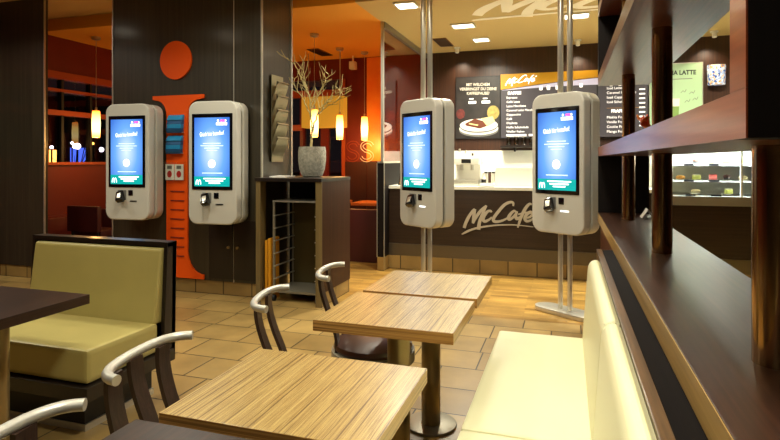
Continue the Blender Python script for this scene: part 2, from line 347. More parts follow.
# the dark middle wall with the big letter
struct('wall_middle',MB().box(-4.82,WY,.14,-2.94,5.52,HZ),M['wall_wood'])
struct('wall_middle',MB().box(-6.9,WY,.14,-5.84,4.95,HZ),M['wall_wood'])
struct('baseboard_middle',MB().box(-4.82,WY+.01,0,-2.94,5.51,.14),M['kick_tile'])
struct('baseboard_middle',MB().box(-6.9,WY+.01,0,-5.84,4.945,.14),M['kick_tile'])
t=MB(); t.box(-2.945,WY-.012,.14,-2.925,WY,HZ); t.box(-2.94,5.50,.14,-2.925,5.53,HZ); t.box(-4.835,WY-.008,.14,-4.82,WY+.02,HZ); t.box(-5.84,WY-.008,.14,-5.828,WY+.01,HZ); t.box(-3.27,WY-.004,.14,-3.262,WY,HZ)
struct('trim_1',t,M['steel'])
# big orange i
def ser(cx,zt,sgn,half,sh,L=.10):
    pass
XL,XR=-4.09,-3.82; SL,SR=-4.27,-3.62
out=[]
zt,zb=2.09,.15
out+=[(SL,zt),(SR,zt),(SR,zt-.04)]
for k in range(7): a=PI/2*k/6; out.append((XR+.14*(1-math.sin(a)),zt-.05-.16*(1-math.cos(a))))
for k in range(9): a=PI/2*k/8; out.append((XR+.19*(1-math.cos(a)),zb+.05+.24*(1-math.sin(a))))
out+=[(SR,zb+.05),(SR,zb),(SL,zb),(SL,zb+.05)]
for k in range(9): a=PI/2*(8-k)/8; out.append((XL-.16*(1-math.cos(a)),zb+.05+.24*(1-math.sin(a))))
for k in range(7): a=PI/2*(6-k)/6; out.append((XL-.13*(1-math.sin(a)),zt-.05-.16*(1-math.cos(a))))
out.append((SL,zt-.04))
ti=thing('letter_sign','tall orange letter i with round dot on the dark kiosk wall','sign',(0,0,0))
MB().prism(out,WY-.02,WY-.001).build('letter_stem',M['orange'],ti,smooth=False)
dot=[(-3.975+.20*math.cos(a*PI/24),2.465+.205*math.sin(a*PI/24)) for a in range(48)]
MB().prism(dot,WY-.02,WY-.001).build('letter_dot',M['orange'],ti)
for i in range(8):
    z=1.06-.098*i
    MB().box(-4.03,WY-.028,z,-3.86,WY-.019,z+.012).build('slot',M['orange_dk'],ti,smooth=False)
# leaflet bundles
for i,(x0,x1,z0,z1,l) in enumerate([(-4.05,-3.86,1.70,1.88,'upper fan of blue leaflets on the orange letter stem'),(-4.06,-3.87,1.48,1.66,'lower fan of blue leaflets on the orange letter stem')]):
    o=thing('leaflet_stack',l,'leaflets',(x0,WY-.0215,z0),0,'blue leaflets on the letter')
    for k in range(4):
        h=(z1-z0)
        MB().prism([(0,h-.045*k),(-.02-.012*k,h-.01-.045*k),(-.045,h-.055-.045*k),(-.04,h-.06-.045*k),(0,h-.05-.045*k)],.002+.006*k*0,x1-x0-.003*k,axis='x').build('leaflet',M['blue'] if k%2==0 else M['blue_dk'],o)
    MB().box(0,-.03,-.012,x1-x0,-.001,-.004).build('holder_lip',M['steel'],o)
o=thing('card_holder','clear holder with two white cards below the blue leaflets','holder',(-4.10,WY-.022,1.18)); o.scale=(.82,1,1)
MB().box(0,-.035,0,.32,-.03,.2).box(0,-.035,0,.32,-.001,.006).box(0,-.03,0,.004,0,.2).box(.316,-.03,0,.32,0,.2).build('clear_tray',M['glass'],o)
for k in range(2):
    c=MB().box(.02+k*.145,-.02,.008,.15+k*.145,-.012,.175).build('card',M['white'],o)
    MB().cyl(0,0,0,.002,.036,mtx=Matrix.Translation((.085+k*.145,-.0205,.07))@Matrix.Rotation(R(90),4,'X')).build('red_symbol',M['red'],c)
    MB().box(.05+k*.145,-.0225,.125,.12+k*.145,-.0205,.16).build('photo',M['grey'],c)
# flush cupboard under the second kiosk
o=thing('wall_cupboard','flush dark cupboard with two doors and round knobs under the right wall kiosk','cupboard',(0,0,0))
for k,(a,b) in enumerate([(-3.56,-3.27),(-3.26,-2.96)]):
    d=MB().box(a,WY-.012,.17,b,WY-.001,.78,bev=.003).build('door',M['black_wood'],o)
    kx=(b-.05) if k==0 else (a+.05)
    MB().cyl(0,0,0,.02,.014,mtx=Matrix.Translation((kx,WY-.012,.5))@Matrix.Rotation(R(90),4,'X')).build('knob',M['dark_steel'],d)

# ------------------------------------------------------------------ kiosks
def rrect(w,h,r,n=8,z0=0):
    pts=[]
    for cx,cz,a0 in ((w/2-r,z0+r,-90),(w/2-r,z0+h-r,0),(-w/2+r,z0+h-r,90),(-w/2+r,z0+r,180)):
        for k in range(n+1):
            a=R(a0+90*k/n); pts.append((cx+r*math.cos(a),cz+r*math.sin(a)))
    return pts
KW,KH=.55,1.26
def make_kiosk(label,loc,rz,pole,bright):
    t=thing('order_kiosk',label,'kiosk',loc,rz,None)
    z0=.74 if pole else 0
    P=lambda mb,name,m,par=None: mb.build(name,m,par or t)
    fs=P(MB().prism(rrect(KW,KH,.10,10,z0),-.135,-.035,bev=.018,ends_only=True,seg=4),'front_shell',M['kiosk'])
    P(MB().prism(rrect(KW-.05,KH-.05,.085,10,z0+.025),-.036,-.008),'seam',M['kiosk_seam'])
    P(MB().prism(rrect(KW,KH,.10,10,z0),-.010,.115,bev=.018,ends_only=True,seg=4),'rear_shell',M['kiosk_edge'])
    sz=z0+.355
    b=P(MB().box(-.23,-.141,sz,.23,-.133,sz+.775,bev=.006),'screen_bezel',M['black'])
    # display
    me=MB().box(-.2,-.1425,sz+.035,.2,-.1405,sz+.735).build('display',M['screen'],b,smooth=False)
    MB().box(-.2,-.1435,sz+.035,.2,-.1415,sz+.135).build('teal_band',M['screen_teal'],b,smooth=False)
    g=MB(); g.box(.05,-.144,sz+.655,.172,-.142,sz+.685)
    for k in range(3): g.sphere(.07+.042*k,-.1425,sz+.702,.011,sy=.15)
    g.build('display_header',M['screen_white'],b)
    g=MB(); g.box(.095,-.1445,sz+.693,.15,-.1425,sz+.712).build('display_icon',M['screen_pink'],b)
    text_mesh('headline_text','Gleich hier bestellen!',.062,M['screen_white'],facing(0,-.1435,sz+.57,R(4)),b,ex=.0005,bold=.0,sx=.52)
    g=MB()
    for k,wd in enumerate((.20,.26,.17,.12)): g.box(-wd/2,-.1435,sz+.468-.024*k,wd/2,-.1415,sz+.477-.024*k)
    g.build('small_text',M['screen_mid'],b,smooth=False)
    MB().box(-.11,-.1435,sz+.165,.12,-.1415,sz+.175).build('footer_line',M['screen_mid'],b,smooth=False)
    MB().cyl(0,0,0,.002,.042,mtx=Matrix.Translation((0,-.1415,sz+.265))@Matrix.Rotation(R(90),4,'X')).build('smile_icon',M['screen_white'],b)
    g=MB()
    for k,wd in enumerate((.25,.2,.13)): g.box(.03-wd/2,-.145,sz+.108-.023*k,.03+wd/2,-.143,sz+.12-.023*k)
    for sx in (-1,1):  # arches mark
        g.ribbon([(-.152-.017+sx*.0,0)]+[(-.152+sx*.017-.017*math.cos(a),.045*math.sin(a)) for a in (.0,.5,1.1,PI/2,2.0,2.6,PI)],lambda u:.008,.002,lambda x,y,tt:(x,-.143-tt,sz+.05+y)) if False else None
    for sx in (-.014,.014):
        g.ribbon([(-.152+sx-.014*math.cos(a),.048*math.sin(a)) for a in (0,.4,.9,PI/2,2.2,2.7,PI)],lambda u:.007,.002,lambda x,y,tt:(x,-.1435-tt,sz+.052+y))
    g.build('band_text',M['screen_white'],b,smooth=False)
    # reader
    rc=P(MB().box(-.11,-.139,sz-.135,-.01,-.134,sz-.03),'reader_recess',M['grey'])
    rd=P(MB().box(-.038,-.03,-.06,.038,.03,.06,bev=.012,mtx=Matrix.Translation((-.062,-.162,sz-.10))@Matrix.Rotation(R(-35),4,'X')@Matrix.Rotation(R(-18),4,'Y')),'card_reader',M['black'])
    MB().box(-.022,-.034,-.035,.022,-.028,.028,bev=.004,mtx=Matrix.Translation((-.062,-.162,sz-.10))@Matrix.Rotation(R(-35),4,'X')@Matrix.Rotation(R(-18),4,'Y')).build('reader_keypad',M['steel'],rd)
    P(MB().box(.02,-.139,sz-.09,.075,-.133,sz-.03,bev=.003),'scanner_window',M['black'])
    P(MB().box(.04,-.1385,sz-.155,.125,-.134,sz-.142),'receipt_slot',M['screen_white'] if bright else M['black_matte'])
    if pole:
        for s in (-.05,.05):
            P(MB().cyl(s,-.01,.03,z0+.01,.022,bev=.001),'pole',M['steel'])
            P(MB().cyl(s,-.01,z0+KH-.01,HZ-.001,.026,bev=.001),'pole',M['steel'])
        out=[]
        for cx,r0,a0,a1 in ((.20,.115,-90,90),(-.20,.115,90,270)):
            for k in range(13):
                a=R(a0+(a1-a0)*k/12); out.append((cx+r0*math.cos(a),r0*math.sin(a)))
        P(MB().prism(out,.001,.042,axis='z',bev=.008,ends_only=True),'base_plate',M['steel'])
    else:
        P(MB().box(-.15,.114,.25,.15,.152,1.0),'wall_bracket',M['black_matte'])
    return t
make_kiosk('silver order kiosk on twin poles beside the counter script, standing behind the wooden tables',(-1.33,5.35,0),-R(35),True,True)
make_kiosk('silver order kiosk on twin poles at the end of the cream bench',(-.01,5.25,0),-R(35),True,True)
make_kiosk('leftmost order kiosk, mounted on the dark wall left of the orange letter',(-4.365,WY-.165,.775),R(4),False,False).scale=(.96,.96,.96)
make_kiosk('wall-mounted order kiosk between the orange letter and the metal leaflet rack',(-3.325,WY-.165,.765),R(4),False,False).scale=(.965,.965,.965)

# ------------------------------------------------------------------ tables
def table(label,x0,x1,y0,y1,mats,px,py,group,r=.05):
    t=thing('cafe_table',label,'table',((x0+x1)/2,(y0+y1)/2,0),0,group)
    hx,hy=(x1-x0)/2,(y1-y0)/2
    b=MB().box(-hx,-hy,.705,hx,hy,.75,bev=.002)
    o=b.build('tabletop',mats,t,smooth=False)
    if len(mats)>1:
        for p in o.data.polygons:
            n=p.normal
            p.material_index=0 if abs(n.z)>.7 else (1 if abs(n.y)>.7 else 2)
    MB().cyl(px,py,.012,.70,r,bev=.001).build('post',M['dark_steel'],t)
    MB().cyl(px,py,.0,.014,.135,bev=.004,n=40).build('base_disc',M['steel_gray'],t)
    MB().box(px-.2,py-.03,.69,px+.2,py+.03,.705).build('mounting_bar',M['black_matte'],t)
    return t
Z3=[M['zebra'],M['zebra_x'],M['zebra_y']]
table('striped blond wood table nearest the camera',-1.0,-.415,1.165,1.67,Z3,.03,0,'striped wood tables')
table('middle striped wood table of the row, before the far table',-.985,-.405,2.035,2.532,Z3,0,0,'striped wood tables')
table('far striped wood table nearest the pole kiosks',-.97,-.40,2.572,3.10,Z3,0,0,'striped wood tables')
table('dark wood table corner in the bottom foreground',-1.03,-.41,.55,1.12,[M['wenge']],.13,0,None)
table('dark brown table in front of the yellow booth seat',-2.78,-2.2,1.52,2.09,[M['wenge']],-.0,.05,None,.045).children[1].data.materials[0]=M['steel']

# ------------------------------------------------------------------ chairs
def make_chair(label,loc,rz,slats):
    t=thing('cafe_chair',label,'chair',loc,rz,'cafe chairs with curved metal back rails')
    pts=[]
    for k in range(17):
        a=-1+2*k/16
        x=-.245+.085*abs(a)**2.4; y=.19*math.sin(a*PI/2*.93)/math.sin(PI/2*.93)
        pts.append((x,y,.82))
    br=MB().tube(pts,.0145,n=16).build('back_rail',M['alu'],t)
    for yy in slats:
        w_=.06
        prof=[(.81-.0325*k,-.236+1.2*yy*yy*max(0,1-k/5)+(.095*math.sin(min(1,k/11)*PI/2)**2 if k<=11 else .095-.075*((k-11)/13)**1.2)) for k in range(25)]; prof=[(max(z,0),x) for z,x in prof]
        long=abs(yy)>.06
        if not long: prof=prof[:12]
        mb=MB(); bm=bmesh.new(); rows=[]
        for z,x in prof:
            rows.append([bm.verts.new(c) for c in ((x-.007,yy-w_/2,z),(x+.007,yy-w_/2,z),(x+.007,yy+w_/2,z),(x-.007,yy+w_/2,z))])
        for a,b in zip(rows,rows[1:]):
            for k in range(4): bm.faces.new((a[k],a[(k+1)%4],b[(k+1)%4],b[k]))
        bm.faces.new(rows[0]); bm.faces.new(rows[-1][::-1]); mb.add(bm)
        mb.build('back_leg' if long else 'back_slat',M['wenge_v'],t)
    # seat pad and apron ring
    MB().lathe([(.02,.43),(.195,.43),(.205,.445),(.20,.465),(.17,.478),(.05,.482),(.01,.482)],n=40,x=.03).build('seat_pad',M['brown_leather'],t)
    ring=[(.03+.205*math.cos(2*PI*k/40),.205*math.sin(2*PI*k/40)) for k in range(40)]
    bm=bmesh.new(); q=[]
    for k in range(40):
        c,s_=math.cos(2*PI*k/40),math.sin(2*PI*k/40)
        q.append([bm.verts.new((.03+rr*c,rr*s_,zz)) for rr,zz in ((.216,.375),(.216,.428),(.19,.428),(.19,.375))])
    for k in range(40):
        a,b=q[k],q[(k+1)%40]
        for j in range(4): bm.faces.new((a[j],b[j],b[(j+1)%4],a[(j+1)%4]))
    mb=MB(); mb.add(bm); mb.build('apron_ring',M['apron'],t)
    for s in (-1,1):
        MB().box(-.02,-.011,0,.02,.011,.43,bev=.003,mtx=Matrix.Translation((.155,s*.15,0))@Matrix.Rotation(s*R(50),4,'Z')).build('front_leg',M['steel_gray'],t)
    return t
S3=(.115,-.005,-.125); S2=(.085,-.075)
make_chair('metal-railed wooden chair in front of the yellow booth, at the nearest striped table',(-.995,1.367,0),R(8),S3)
make_chair('metal-railed wooden chair at the middle striped table, showing only rail and slats',(-1.005,2.11,0),R(15),S2)
make_chair('chair with brown leather seat, farthest of the row, back to the cabinet',(-.985,2.68,0),R(11),S2)
make_chair('chair cut by the bottom left corner of the photo, only its rail and slat showing',(-.90,.857,0),R(9),(.085,-.075))

# ------------------------------------------------------------------ yellow booth seat
t=thing('booth_seat','yellow-olive leather booth seat in a dark wooden frame','booth',(-2.27,2.14,0))
X0,X1=-1.02,0
MB().box(X0,0,.28,X1,.50,.45,bev=.03,seg=4).build('seat_cushion',M['olive'],t)
MB().prism([(.47,.44),(.60,.44),(.60,.868),(.56,.880),(.535,.870),(.50,.6)],X0+.02,X1-.01,axis='x',bev=.018,seg=3).build('back_cushion',M['olive'],t)
fr=MB(); fr.prism([(.59,.2),(.62,.2),(.635,.91),(.60,.91)],X0-.02,X1+.02,axis='x')
fr.box(X0-.02,.555,.885,X1+.02,.635,.912)
fr.build('back_panel',M['black_wood'],t,smooth=False)
for xa in (X0-.02,X1-.005):
    MB().prism([(.52,.2),(.62,.2),(.635,.91),(.555,.91),(.53,.45)],xa,xa+.025,axis='x',bev=.003).build('side_panel',M['black_wood'],t,smooth=False)
MB().box(X0-.04,-.03,.205,X1+.03,.6,.275,bev=.004).build('seat_frame',M['black_wood'],t,smooth=False)
MB().box(X0,.08,.03,X1-.10,.56,.205).build('plinth',M['black_matte'],t,smooth=False)
MB().box(X0,.075,0,X1-.09,.565,.035).build('metal_skirting',M['steel'],t,smooth=False)

# ------------------------------------------------------------------ cream bench
t=thing('upholstered_bench','long cream leather bench against the dark shelf divider','bench',(0,0,0))
segs=[(-.45,.735),(.74,1.925),(1.93,3.11)]
for a,b in segs:
    MB().box(-.36,a,.31,.09,b,.452,bev=.022,seg=4).build('seat_cushion',M['cream'],t)
    MB().prism([(.076,.43),(.163,.43),(.164,.862),(.152,.874),(.126,.870),(.106,.845)],a,b,axis='y',bev=.018,seg=3).build('back_cushion',M['cream'],t)
MB().box(-.33,-.45,.06,.16,3.08,.31).build('base',M['black_wood'],t,smooth=False)
MB().box(-.30,-.45,0,.16,3.05,.06).build('metal_skirting',M['steel'],t,smooth=False)

# ------------------------------------------------------------------ shelf divider
t=thing('shelf_divider','tall dark wood open shelf divider with bronze posts along the right','divider',(0,0,0))
YE=5.10; YN=-.45
MB().box(.166,YN,0,.196,3.49,.872,bev=.003).build('back_board',M['strip_wood'],t,smooth=False)
MB().box(.1965,YN,.5,.2555,3.488,.868).build('recess_board',M['black_gloss_wood'],t,smooth=False)
MB().box(.275,YN,0,.64,YE-.02,.871).build('lower_body',M['shelf_wood'],t,smooth=False)
MB().box(.256,YN,.872,.665,YE,.95,bev=.003).build('ledge',M['ledge_wood'],t,smooth=False)
MB().box(.2535,YN,.873,.2559,YE,.949).build('edge_band',M['edge_wood'],t,smooth=False)  # lighter edge wood, its gold raised to hold the bench's reflected light
MB().box(.2585,1.036,1.433,.66,YE,1.509,bev=.002).build('middle_shelf',M['shelf_wood'],t,smooth=False)
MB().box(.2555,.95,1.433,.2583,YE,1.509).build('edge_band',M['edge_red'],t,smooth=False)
MB().box(.256,YN,2.04,.665,YE,2.13,bev=.003).build('upper_shelf',M['shelf_wood'],t,smooth=False)
MB().box(.2585,.95,1.433,.66,1.035,2.039,bev=.002).build('upright',M['black_flat'],t,smooth=False)  # shade on the near face is put into the black colour
MB().box(.2555,.95,1.5095,.2583,1.035,2.039).build('edge_band',M['edge_red'],t,smooth=False)  # orange light on the upright's side is put into this band's colour
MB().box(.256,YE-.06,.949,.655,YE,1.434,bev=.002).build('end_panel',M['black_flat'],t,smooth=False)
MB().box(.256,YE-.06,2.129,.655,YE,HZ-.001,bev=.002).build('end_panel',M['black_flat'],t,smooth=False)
MB().box(.256,YN,2.129+.5,.655,YE-.061,2.72,bev=.002).build('top_shelf',M['shelf_wood'],t,smooth=False)
for yy in (4.48,2.95,1.42):
    for za,zb_ in ((.949,1.434),(1.508,2.041),(2.129,2.63)):
        MB().cyl(.44,yy,za,zb_,.046,n=32).build('post',M['post'],t)
# decoration and leaflet on the divider
o=thing('autumn_decoration','small orange leafy decoration on the middle shelf of the divider','decoration',(.50,4.0,1.5095))
MB().lathe([(.025,0),(.035,.01),(.04,.06),(.036,.07)],n=20).build('small_pot',M['brown_leather'],o)
mo=mat('orange_leaf',(255,150,50),.5); mr=mat('red_leaf',(244,96,26),.5)
for k in range(14):
    a=random.random()*6.28; rr=random.uniform(.0,.055); z=random.uniform(.07,.18)
    MB().sphere(0,0,0,.027,1,.35,.8,sub=1,mtx=Matrix.Translation((rr*math.cos(a),rr*math.sin(a),z))@Matrix.Rotation(random.random()*3,4,'X')@Matrix.Rotation(random.random()*3,4,'Z')).build('leaf',mo if k%3 else mr,o)
MB().tube([(0,0,.05),(0,0,.18)],.004).build('stem',M['branch'],o)
o=MB().prism([(0,0),(.045,.07),(.09,0),(.086,0),(.045,.062),(.004,0)],-.07,.07,axis='y').build('folded_card',M['white'],smooth=False); o.location=(.55,4.70,.951)
tag(o,'small white folded card on the far end of the divider ledge','card')

# ------------------------------------------------------------------ cabinet, trolley, pot
t=thing('open_cabinet','dark open-fronted cabinet holding a tray trolley, stone pot on top','cabinet',(0,0,0))
CX0,CX1,CY0,CY1=-2.915,-2.21,4.76,5.47
MB().box(CX0-.01,CY0-.02,1.19,CX1+.005,CY1,1.225,bev=.003).build('top',M['black_wood'],t,smooth=False)
MB().box(CX1-.035,CY0,.13,CX1,CY1,1.19).build('side_panel',M['cab_wood'],t,smooth=False)
MB().box(CX0,CY0,.13,CX0+.03,4.885,1.19).build('side_panel',M['cab_edge'],t,smooth=False)
MB().box(CX1-.06,CY0-.012,0.0,CX1+.004,CY0+.001,1.19).build('front_stile',M['cab_edge'],t,smooth=False)
MB().box(CX0-.0,CY0-.012,0.0,CX0+.05,CY0+.001,1.19).build('front_stile',M['cab_edge'],t,smooth=False)
MB().box(CX0,CY1-.03,.01,CX1-.035,CY1-.01,1.19).build('back_panel',M['black_matte'],t,smooth=False)
MB().box(CX1-.034,CY0+.01,0,CX1-.004,CY1-.01,.13).build('tile_plinth',M['kick_tile_y'],t,smooth=False)
t=thing('tray_trolley','metal framed tray trolley on castors inside the open cabinet','trolley',(-2.535,5.05,0))
tw,td=.235,.20
for sx in (-1,1):
    for sy in (-1,1):
        MB().box(sx*tw-.01,sy*td-.01,.08,sx*tw+.01,sy*td+.01,.99).build('upright',M['steel_gray'],t,smooth=False)
        c=MB().cyl(0,0,-.012,.012,.03,n=20,mtx=Matrix.Translation((sx*tw,sy*td,.031))@Matrix.Rotation(R(90),4,'Y')).build('castor',M['rubber'],t)
        MB().box(sx*tw-.016,sy*td-.012,.03,sx*tw-.013,sy*td+.012,.08).build('castor_fork',M['steel_gray'],c,smooth=False)
MB().box(-tw-.01,-td-.012,.985,tw+.01,td+.01,1.0).build('top_frame',M['steel'],t,smooth=False)
MB().box(-tw-.01,-td-.01,.09,tw+.01,td+.01,.11).build('bottom_frame',M['steel_gray'],t,smooth=False)
for i in range(6):
    z=.22+.125*i
    for sx in (-1,1): MB().box(sx*(tw-.012)-.012,-td-.012,z,sx*(tw-.012)+.012,td,z+.008).build('runner',M['steel'],t,smooth=False)
MB().box(-tw+.012,td-.012,.11,tw-.012,td-.006,.98).build('rear_panel',mat('trolley_panel',(76,66,36),.4,.3),t,smooth=False)
for k,(x,h) in enumerate(((-2.85,.60),(-2.815,.62))):
    o=MB().box(-.014,-.09,0,.014,.09,h,bev=.006).build('folding_board',M['yellow']); o.location=(x,4.92-.0*k,0.001)
    tag(o,('yellow folded board against the cabinet side, left one of the pair','yellow folded board between the other board and the tray trolley')[k],'board','yellow folded boards')
t=thing('potted_branches','round grey stone pot with bare twisting branches on the cabinet','plant',(-2.5,5.15,1.2255))
MB().lathe([(.085,0),(.105,.01),(.13,.08),(.142,.17),(.142,.26),(.135,.31),(.118,.31),(.112,.27)],n=40).build('pot',M['concrete'],t)
MB().cyl(0,0,.22,.275,.115).build('soil',M['soil'],t)
BR={'trunk':[(0,.2),(-.01,.3),(-.014,.389),(-0.0,.469),(.012,.516)],'l':[(0,.469),(-.023,.629),(-.102,.791),(-.192,.906),(-.236,1.005)],'m':[(-.023,.629),(-.005,.756),(.03,.834),(.16,.956)],'r':[(.012,.516),(.073,.65),(.142,.735),(.245,.779),(.381,.868)],
'l2':[(-.02,.60),(-.014,.695),(-.035,.846),(-.118,1.019),(-.181,1.154),(-.223,1.213)],'l3':[(-.02,.70),(-.025,.789),(-.076,.941),(-.097,1.055),(-.122,1.151)],'m2':[(.0,.70),(.047,.805),(.129,.952),(.149,1.006),(.18,1.061)],'r2':[(.08,.65),(.109,.673),(.21,.781),(.31,.842),(.406,.888)],'r3':[(.12,.69),(.149,.709),(.25,.752),(.35,.813),(.35,.85)]}
rb=random.Random(3)
for k,p in BR.items():
    mb=MB(); ph=rb.random()*6; amp=rb.uniform(-.12,.12); n=len(p)
    pts=[(x*.9524,(y_*amp if False else amp*((i)/(n-1))**1.2*(1 if k!='trunk' else 0)),z) for i,(x,z) in enumerate(p) for y_ in (0,)]
    # smooth
    P=[]
    for i in range(n-1):
        p0,p1,p2,p3=[Vector(pts[max(0,min(n-1,j))]) for j in (i-1,i,i+1,i+2)]
        for q in range(5):
            u=q/5; v=.5*((2*p1)+(p2-p0)*u+(2*p0-5*p1+4*p2-p3)*u*u+(3*p1-p0-3*p2+p3)*u**3); v+=Vector((rb.uniform(-.006,.006),rb.uniform(-.01,.01),rb.uniform(-.005,.005))); P.append(v)
    P.append(Vector(pts[-1])); r0=.013 if k=='trunk' else .008
    mb.tube(P,[r0*(1-.72*i/len(P)) if k!='trunk' else .014-.003*i/len(P) for i in range(len(P))],n=7)
    if k!='trunk':
        for q in range(7,len(P)-1,2):
            b0=P[q]; sgn=rb.choice((-1,1)); L=rb.uniform(.06,.17)
            d=(P[q]-P[q-1]).normalized(); side=Vector((d.z*sgn,rb.uniform(-.6,.6),-d.x*sgn)); dd=(d*.9+side*.8+Vector((0,0,.25))).normalized()
            tw_=[b0,b0+dd*L*.4+Vector((rb.uniform(-.01,.01),0,.006)),b0+dd*L*.75+Vector((rb.uniform(-.015,.015),0,.015)),b0+dd*L+Vector((0,0,.03))]
            mb.tube(tw_,[.0045,.0035,.003,.002],n=5)
            if rb.random()<.6:
                c0=tw_[1]; e=(dd-side*1.0).normalized(); mb.tube([c0,c0+e*L*.3,c0+e*L*.55+Vector((0,0,.012))],[.003,.0025,.0018],n=5)
    mb.build('branch',M['branch'],t)
o=MB().box(-.09,-.12,0,.09,.12,.012).build('paper_stack',M['white'],smooth=False); o.location=(-2.77,5.02,1.2255); o.rotation_euler=(0,0,R(6))
tag(o,'thin stack of white papers on the cabinet beside the stone pot','papers')

# metal leaflet rack on the wall end
t=thing('leaflet_rack','metal leaflet rack with curved pockets on the wall end above the cabinet','rack',(-2.924,5.18,1.38))
MB().box(0,-.12,0,.006,.12,.91).build('back_plate',M['leaflet'],t,smooth=False)
for i in range(5):
    z=.06+.145*i
    prof=[]
    for k in range(13):
        u=k/12; prof.append((.008+.062*math.sin(u*PI*.5)**1.3+.0*u,z+.20*u))
    prof+= [(prof[-1][0]+.012,prof[-1][1]-.012)]
    MB().prism(prof+[(x-.003,zz+.002) for x,zz in prof[::-1]],-.12,.12,axis='y').build('pocket',M['leaflet'],t)

# ------------------------------------------------------------------ cafe counter
FY=6.8
t=thing('service_counter','long dark wood counter with metal script on its front and tiled base','counter',(0,0,0))
MB().box(-2.2,FY,.325,.97,FY+.55,1.03).box(.97,FY,.325,4.9,FY+.55,.899).build('body',M['counter_wood'],t,smooth=False)
MB().box(-2.2,FY-.015,.17,4.9,FY+.5,.325).build('steel_kick',M['steel_kick'],t,smooth=False)
MB().box(-2.2,FY-.02,0,4.9,FY+.5,.17).build('tile_base',M['kick_tile'],t,smooth=False)
MB().box(-2.2,FY-.02,1.03,.97,FY+.6,1.07,bev=.004).build('worktop',M['ivory'],t,smooth=False)
script(lambda x,y,tt:(-1.247+.864*x,FY-.001-tt,.475+.864*y),.012).build('front_lettering',M['script_metal'],t,smooth=False)
# end panel with glass screen above
t=thing('glass_screen','glass screen standing on the dark end panel between lounge and counter','partition',(0,0,0))
MB().box(-2.29,6.6,.17,-2.205,8.78,1.36).build('end_panel',M['black_flat'],t,smooth=False)
MB().box(-2.29,6.59,0,-2.205,8.78,.17).build('tile_base',M['kick_tile'],t,smooth=False)
MB().box(-2.29,6.59,1.36,-2.205,8.78,1.385).build('bottom_rail',M['steel'],t,smooth=False)
MB().box(-2.205,6.59,.17,-2.195,6.6,1.36).box(-2.30,6.59,.17,-2.29,6.6,1.36).build('edge_trim',M['steel'],t,smooth=False)
MB().box(-2.25,6.6,3.07,-2.19,8.78,3.149).build('top_rail',M['steel_gray'],t,smooth=False)
MB().box(-2.24,6.58,1.38,-2.205,6.615,3.149).build('glass_post',M['steel'],t,smooth=False)
MB().box(-2.225,6.61,1.385,-2.215,8.78,3.07).build('pane',M['part_glass'],t,smooth=False)

# back counter
t=thing('back_counter','pale back counter along the splashback behind the service counter','counter',(0,0,0))
MB().box(-2.15,8.2,0,4.9,8.78,.95).build('body',M['ivory'],t,smooth=False)
MB().box(-2.15,8.17,.95,4.9,8.79,.99).build('worktop',M['steel'],t,smooth=False)
o=MB().box(-.86,0,0,.05,.03,.235,bev=.004).build('counter_screen',M['ivory'],smooth=False); o.location=(0,FY+.2,1.0705); tag(o,'pale upright panel standing on the service counter between the pole kiosks','panel')
for k,(x,h,r) in enumerate(((-.75,.03,.06),(-.2,.08,.03),(-.1,.05,.04))): pass
# coffee machine
t=thing('coffee_machine','white and steel coffee machine on the counter beside the left pole kiosk','coffee machine',(-1.22,7.08,1.0705))
MB().box(-.16,-.15,0,.16,.17,.08,bev=.01).build('drip_base',M['steel'],t)
MB().box(-.16,.0,.08,.16,.17,.36,bev=.015).build('body',M['white_gloss'],t)
MB().box(-.16,-.13,.27,.16,.0,.36,bev=.015).build('head',M['white_gloss'],t)
for s in (-.07,.07): MB().cyl(s,-.07,.20,.27,.025).build('spout',M['steel'],t)
MB().box(-.06,-.135,.29,.06,-.129,.34).build('control_panel',M['black'],t,smooth=False)
t=thing('bean_grinder','black coffee grinder with curved arm left of the coffee machine','grinder',(-1.52,7.02,1.0705))
MB().box(-.06,-.08,0,.06,.1,.1,bev=.01).build('base',M['black_matte'],t)
MB().cyl(0,.04,.1,.34,.05).build('body',M['black_matte'],t)
MB().lathe([(.035,.34),(.07,.46),(.07,.48),(.02,.49)],x=0,y=.04).build('hopper',M['black'],t)
MB().tube([(0,0,.33),(.05,-.06,.30),(.08,-.08,.22),(.06,-.07,.12),(.02,-.05,.08)],.008).build('arm',M['black_matte'],t)
# syrup bottles
lab=['tall clear syrup bottle right behind the coffee machine','white syrup bottle with brown cap behind the coffee machine','short white bottle with dark label right of the coffee machine','white pump bottle nearest the row of paper cups','slim white bottle left of the coffee machine']
for k,(x,y,h,c) in enumerate(((-1.29,7.33,.46,'white_gloss'),(-1.20,7.33,.42,'ivory'),(-1.02,7.10,.16,'white_gloss'),(-1.08,7.31,.30,'white'),(-1.37,7.31,.48,'white_gloss'))):
    t=thing('syrup_bottle',lab[k],'bottle',(x,y,1.0705),0,'bottles around the coffee machine')
    MB().lathe([(.026,0),(.03,.01),(.03,h*.62),(.012,h*.78),(.012,h*.92)],n=20).build('bottle_body',M[c],t)
    MB().cyl(0,0,h*.92,h,.014).build('cap',M['brown_leather'] if k%2 else M['steel'],t)
    MB().lathe([(.0305,h*.2),(.031,h*.21),(.031,h*.5),(.0305,h*.51)],n=20).build('bottle_label',M['orange'] if k==1 else (M['black_matte'] if k==2 else M['ivory']),t)
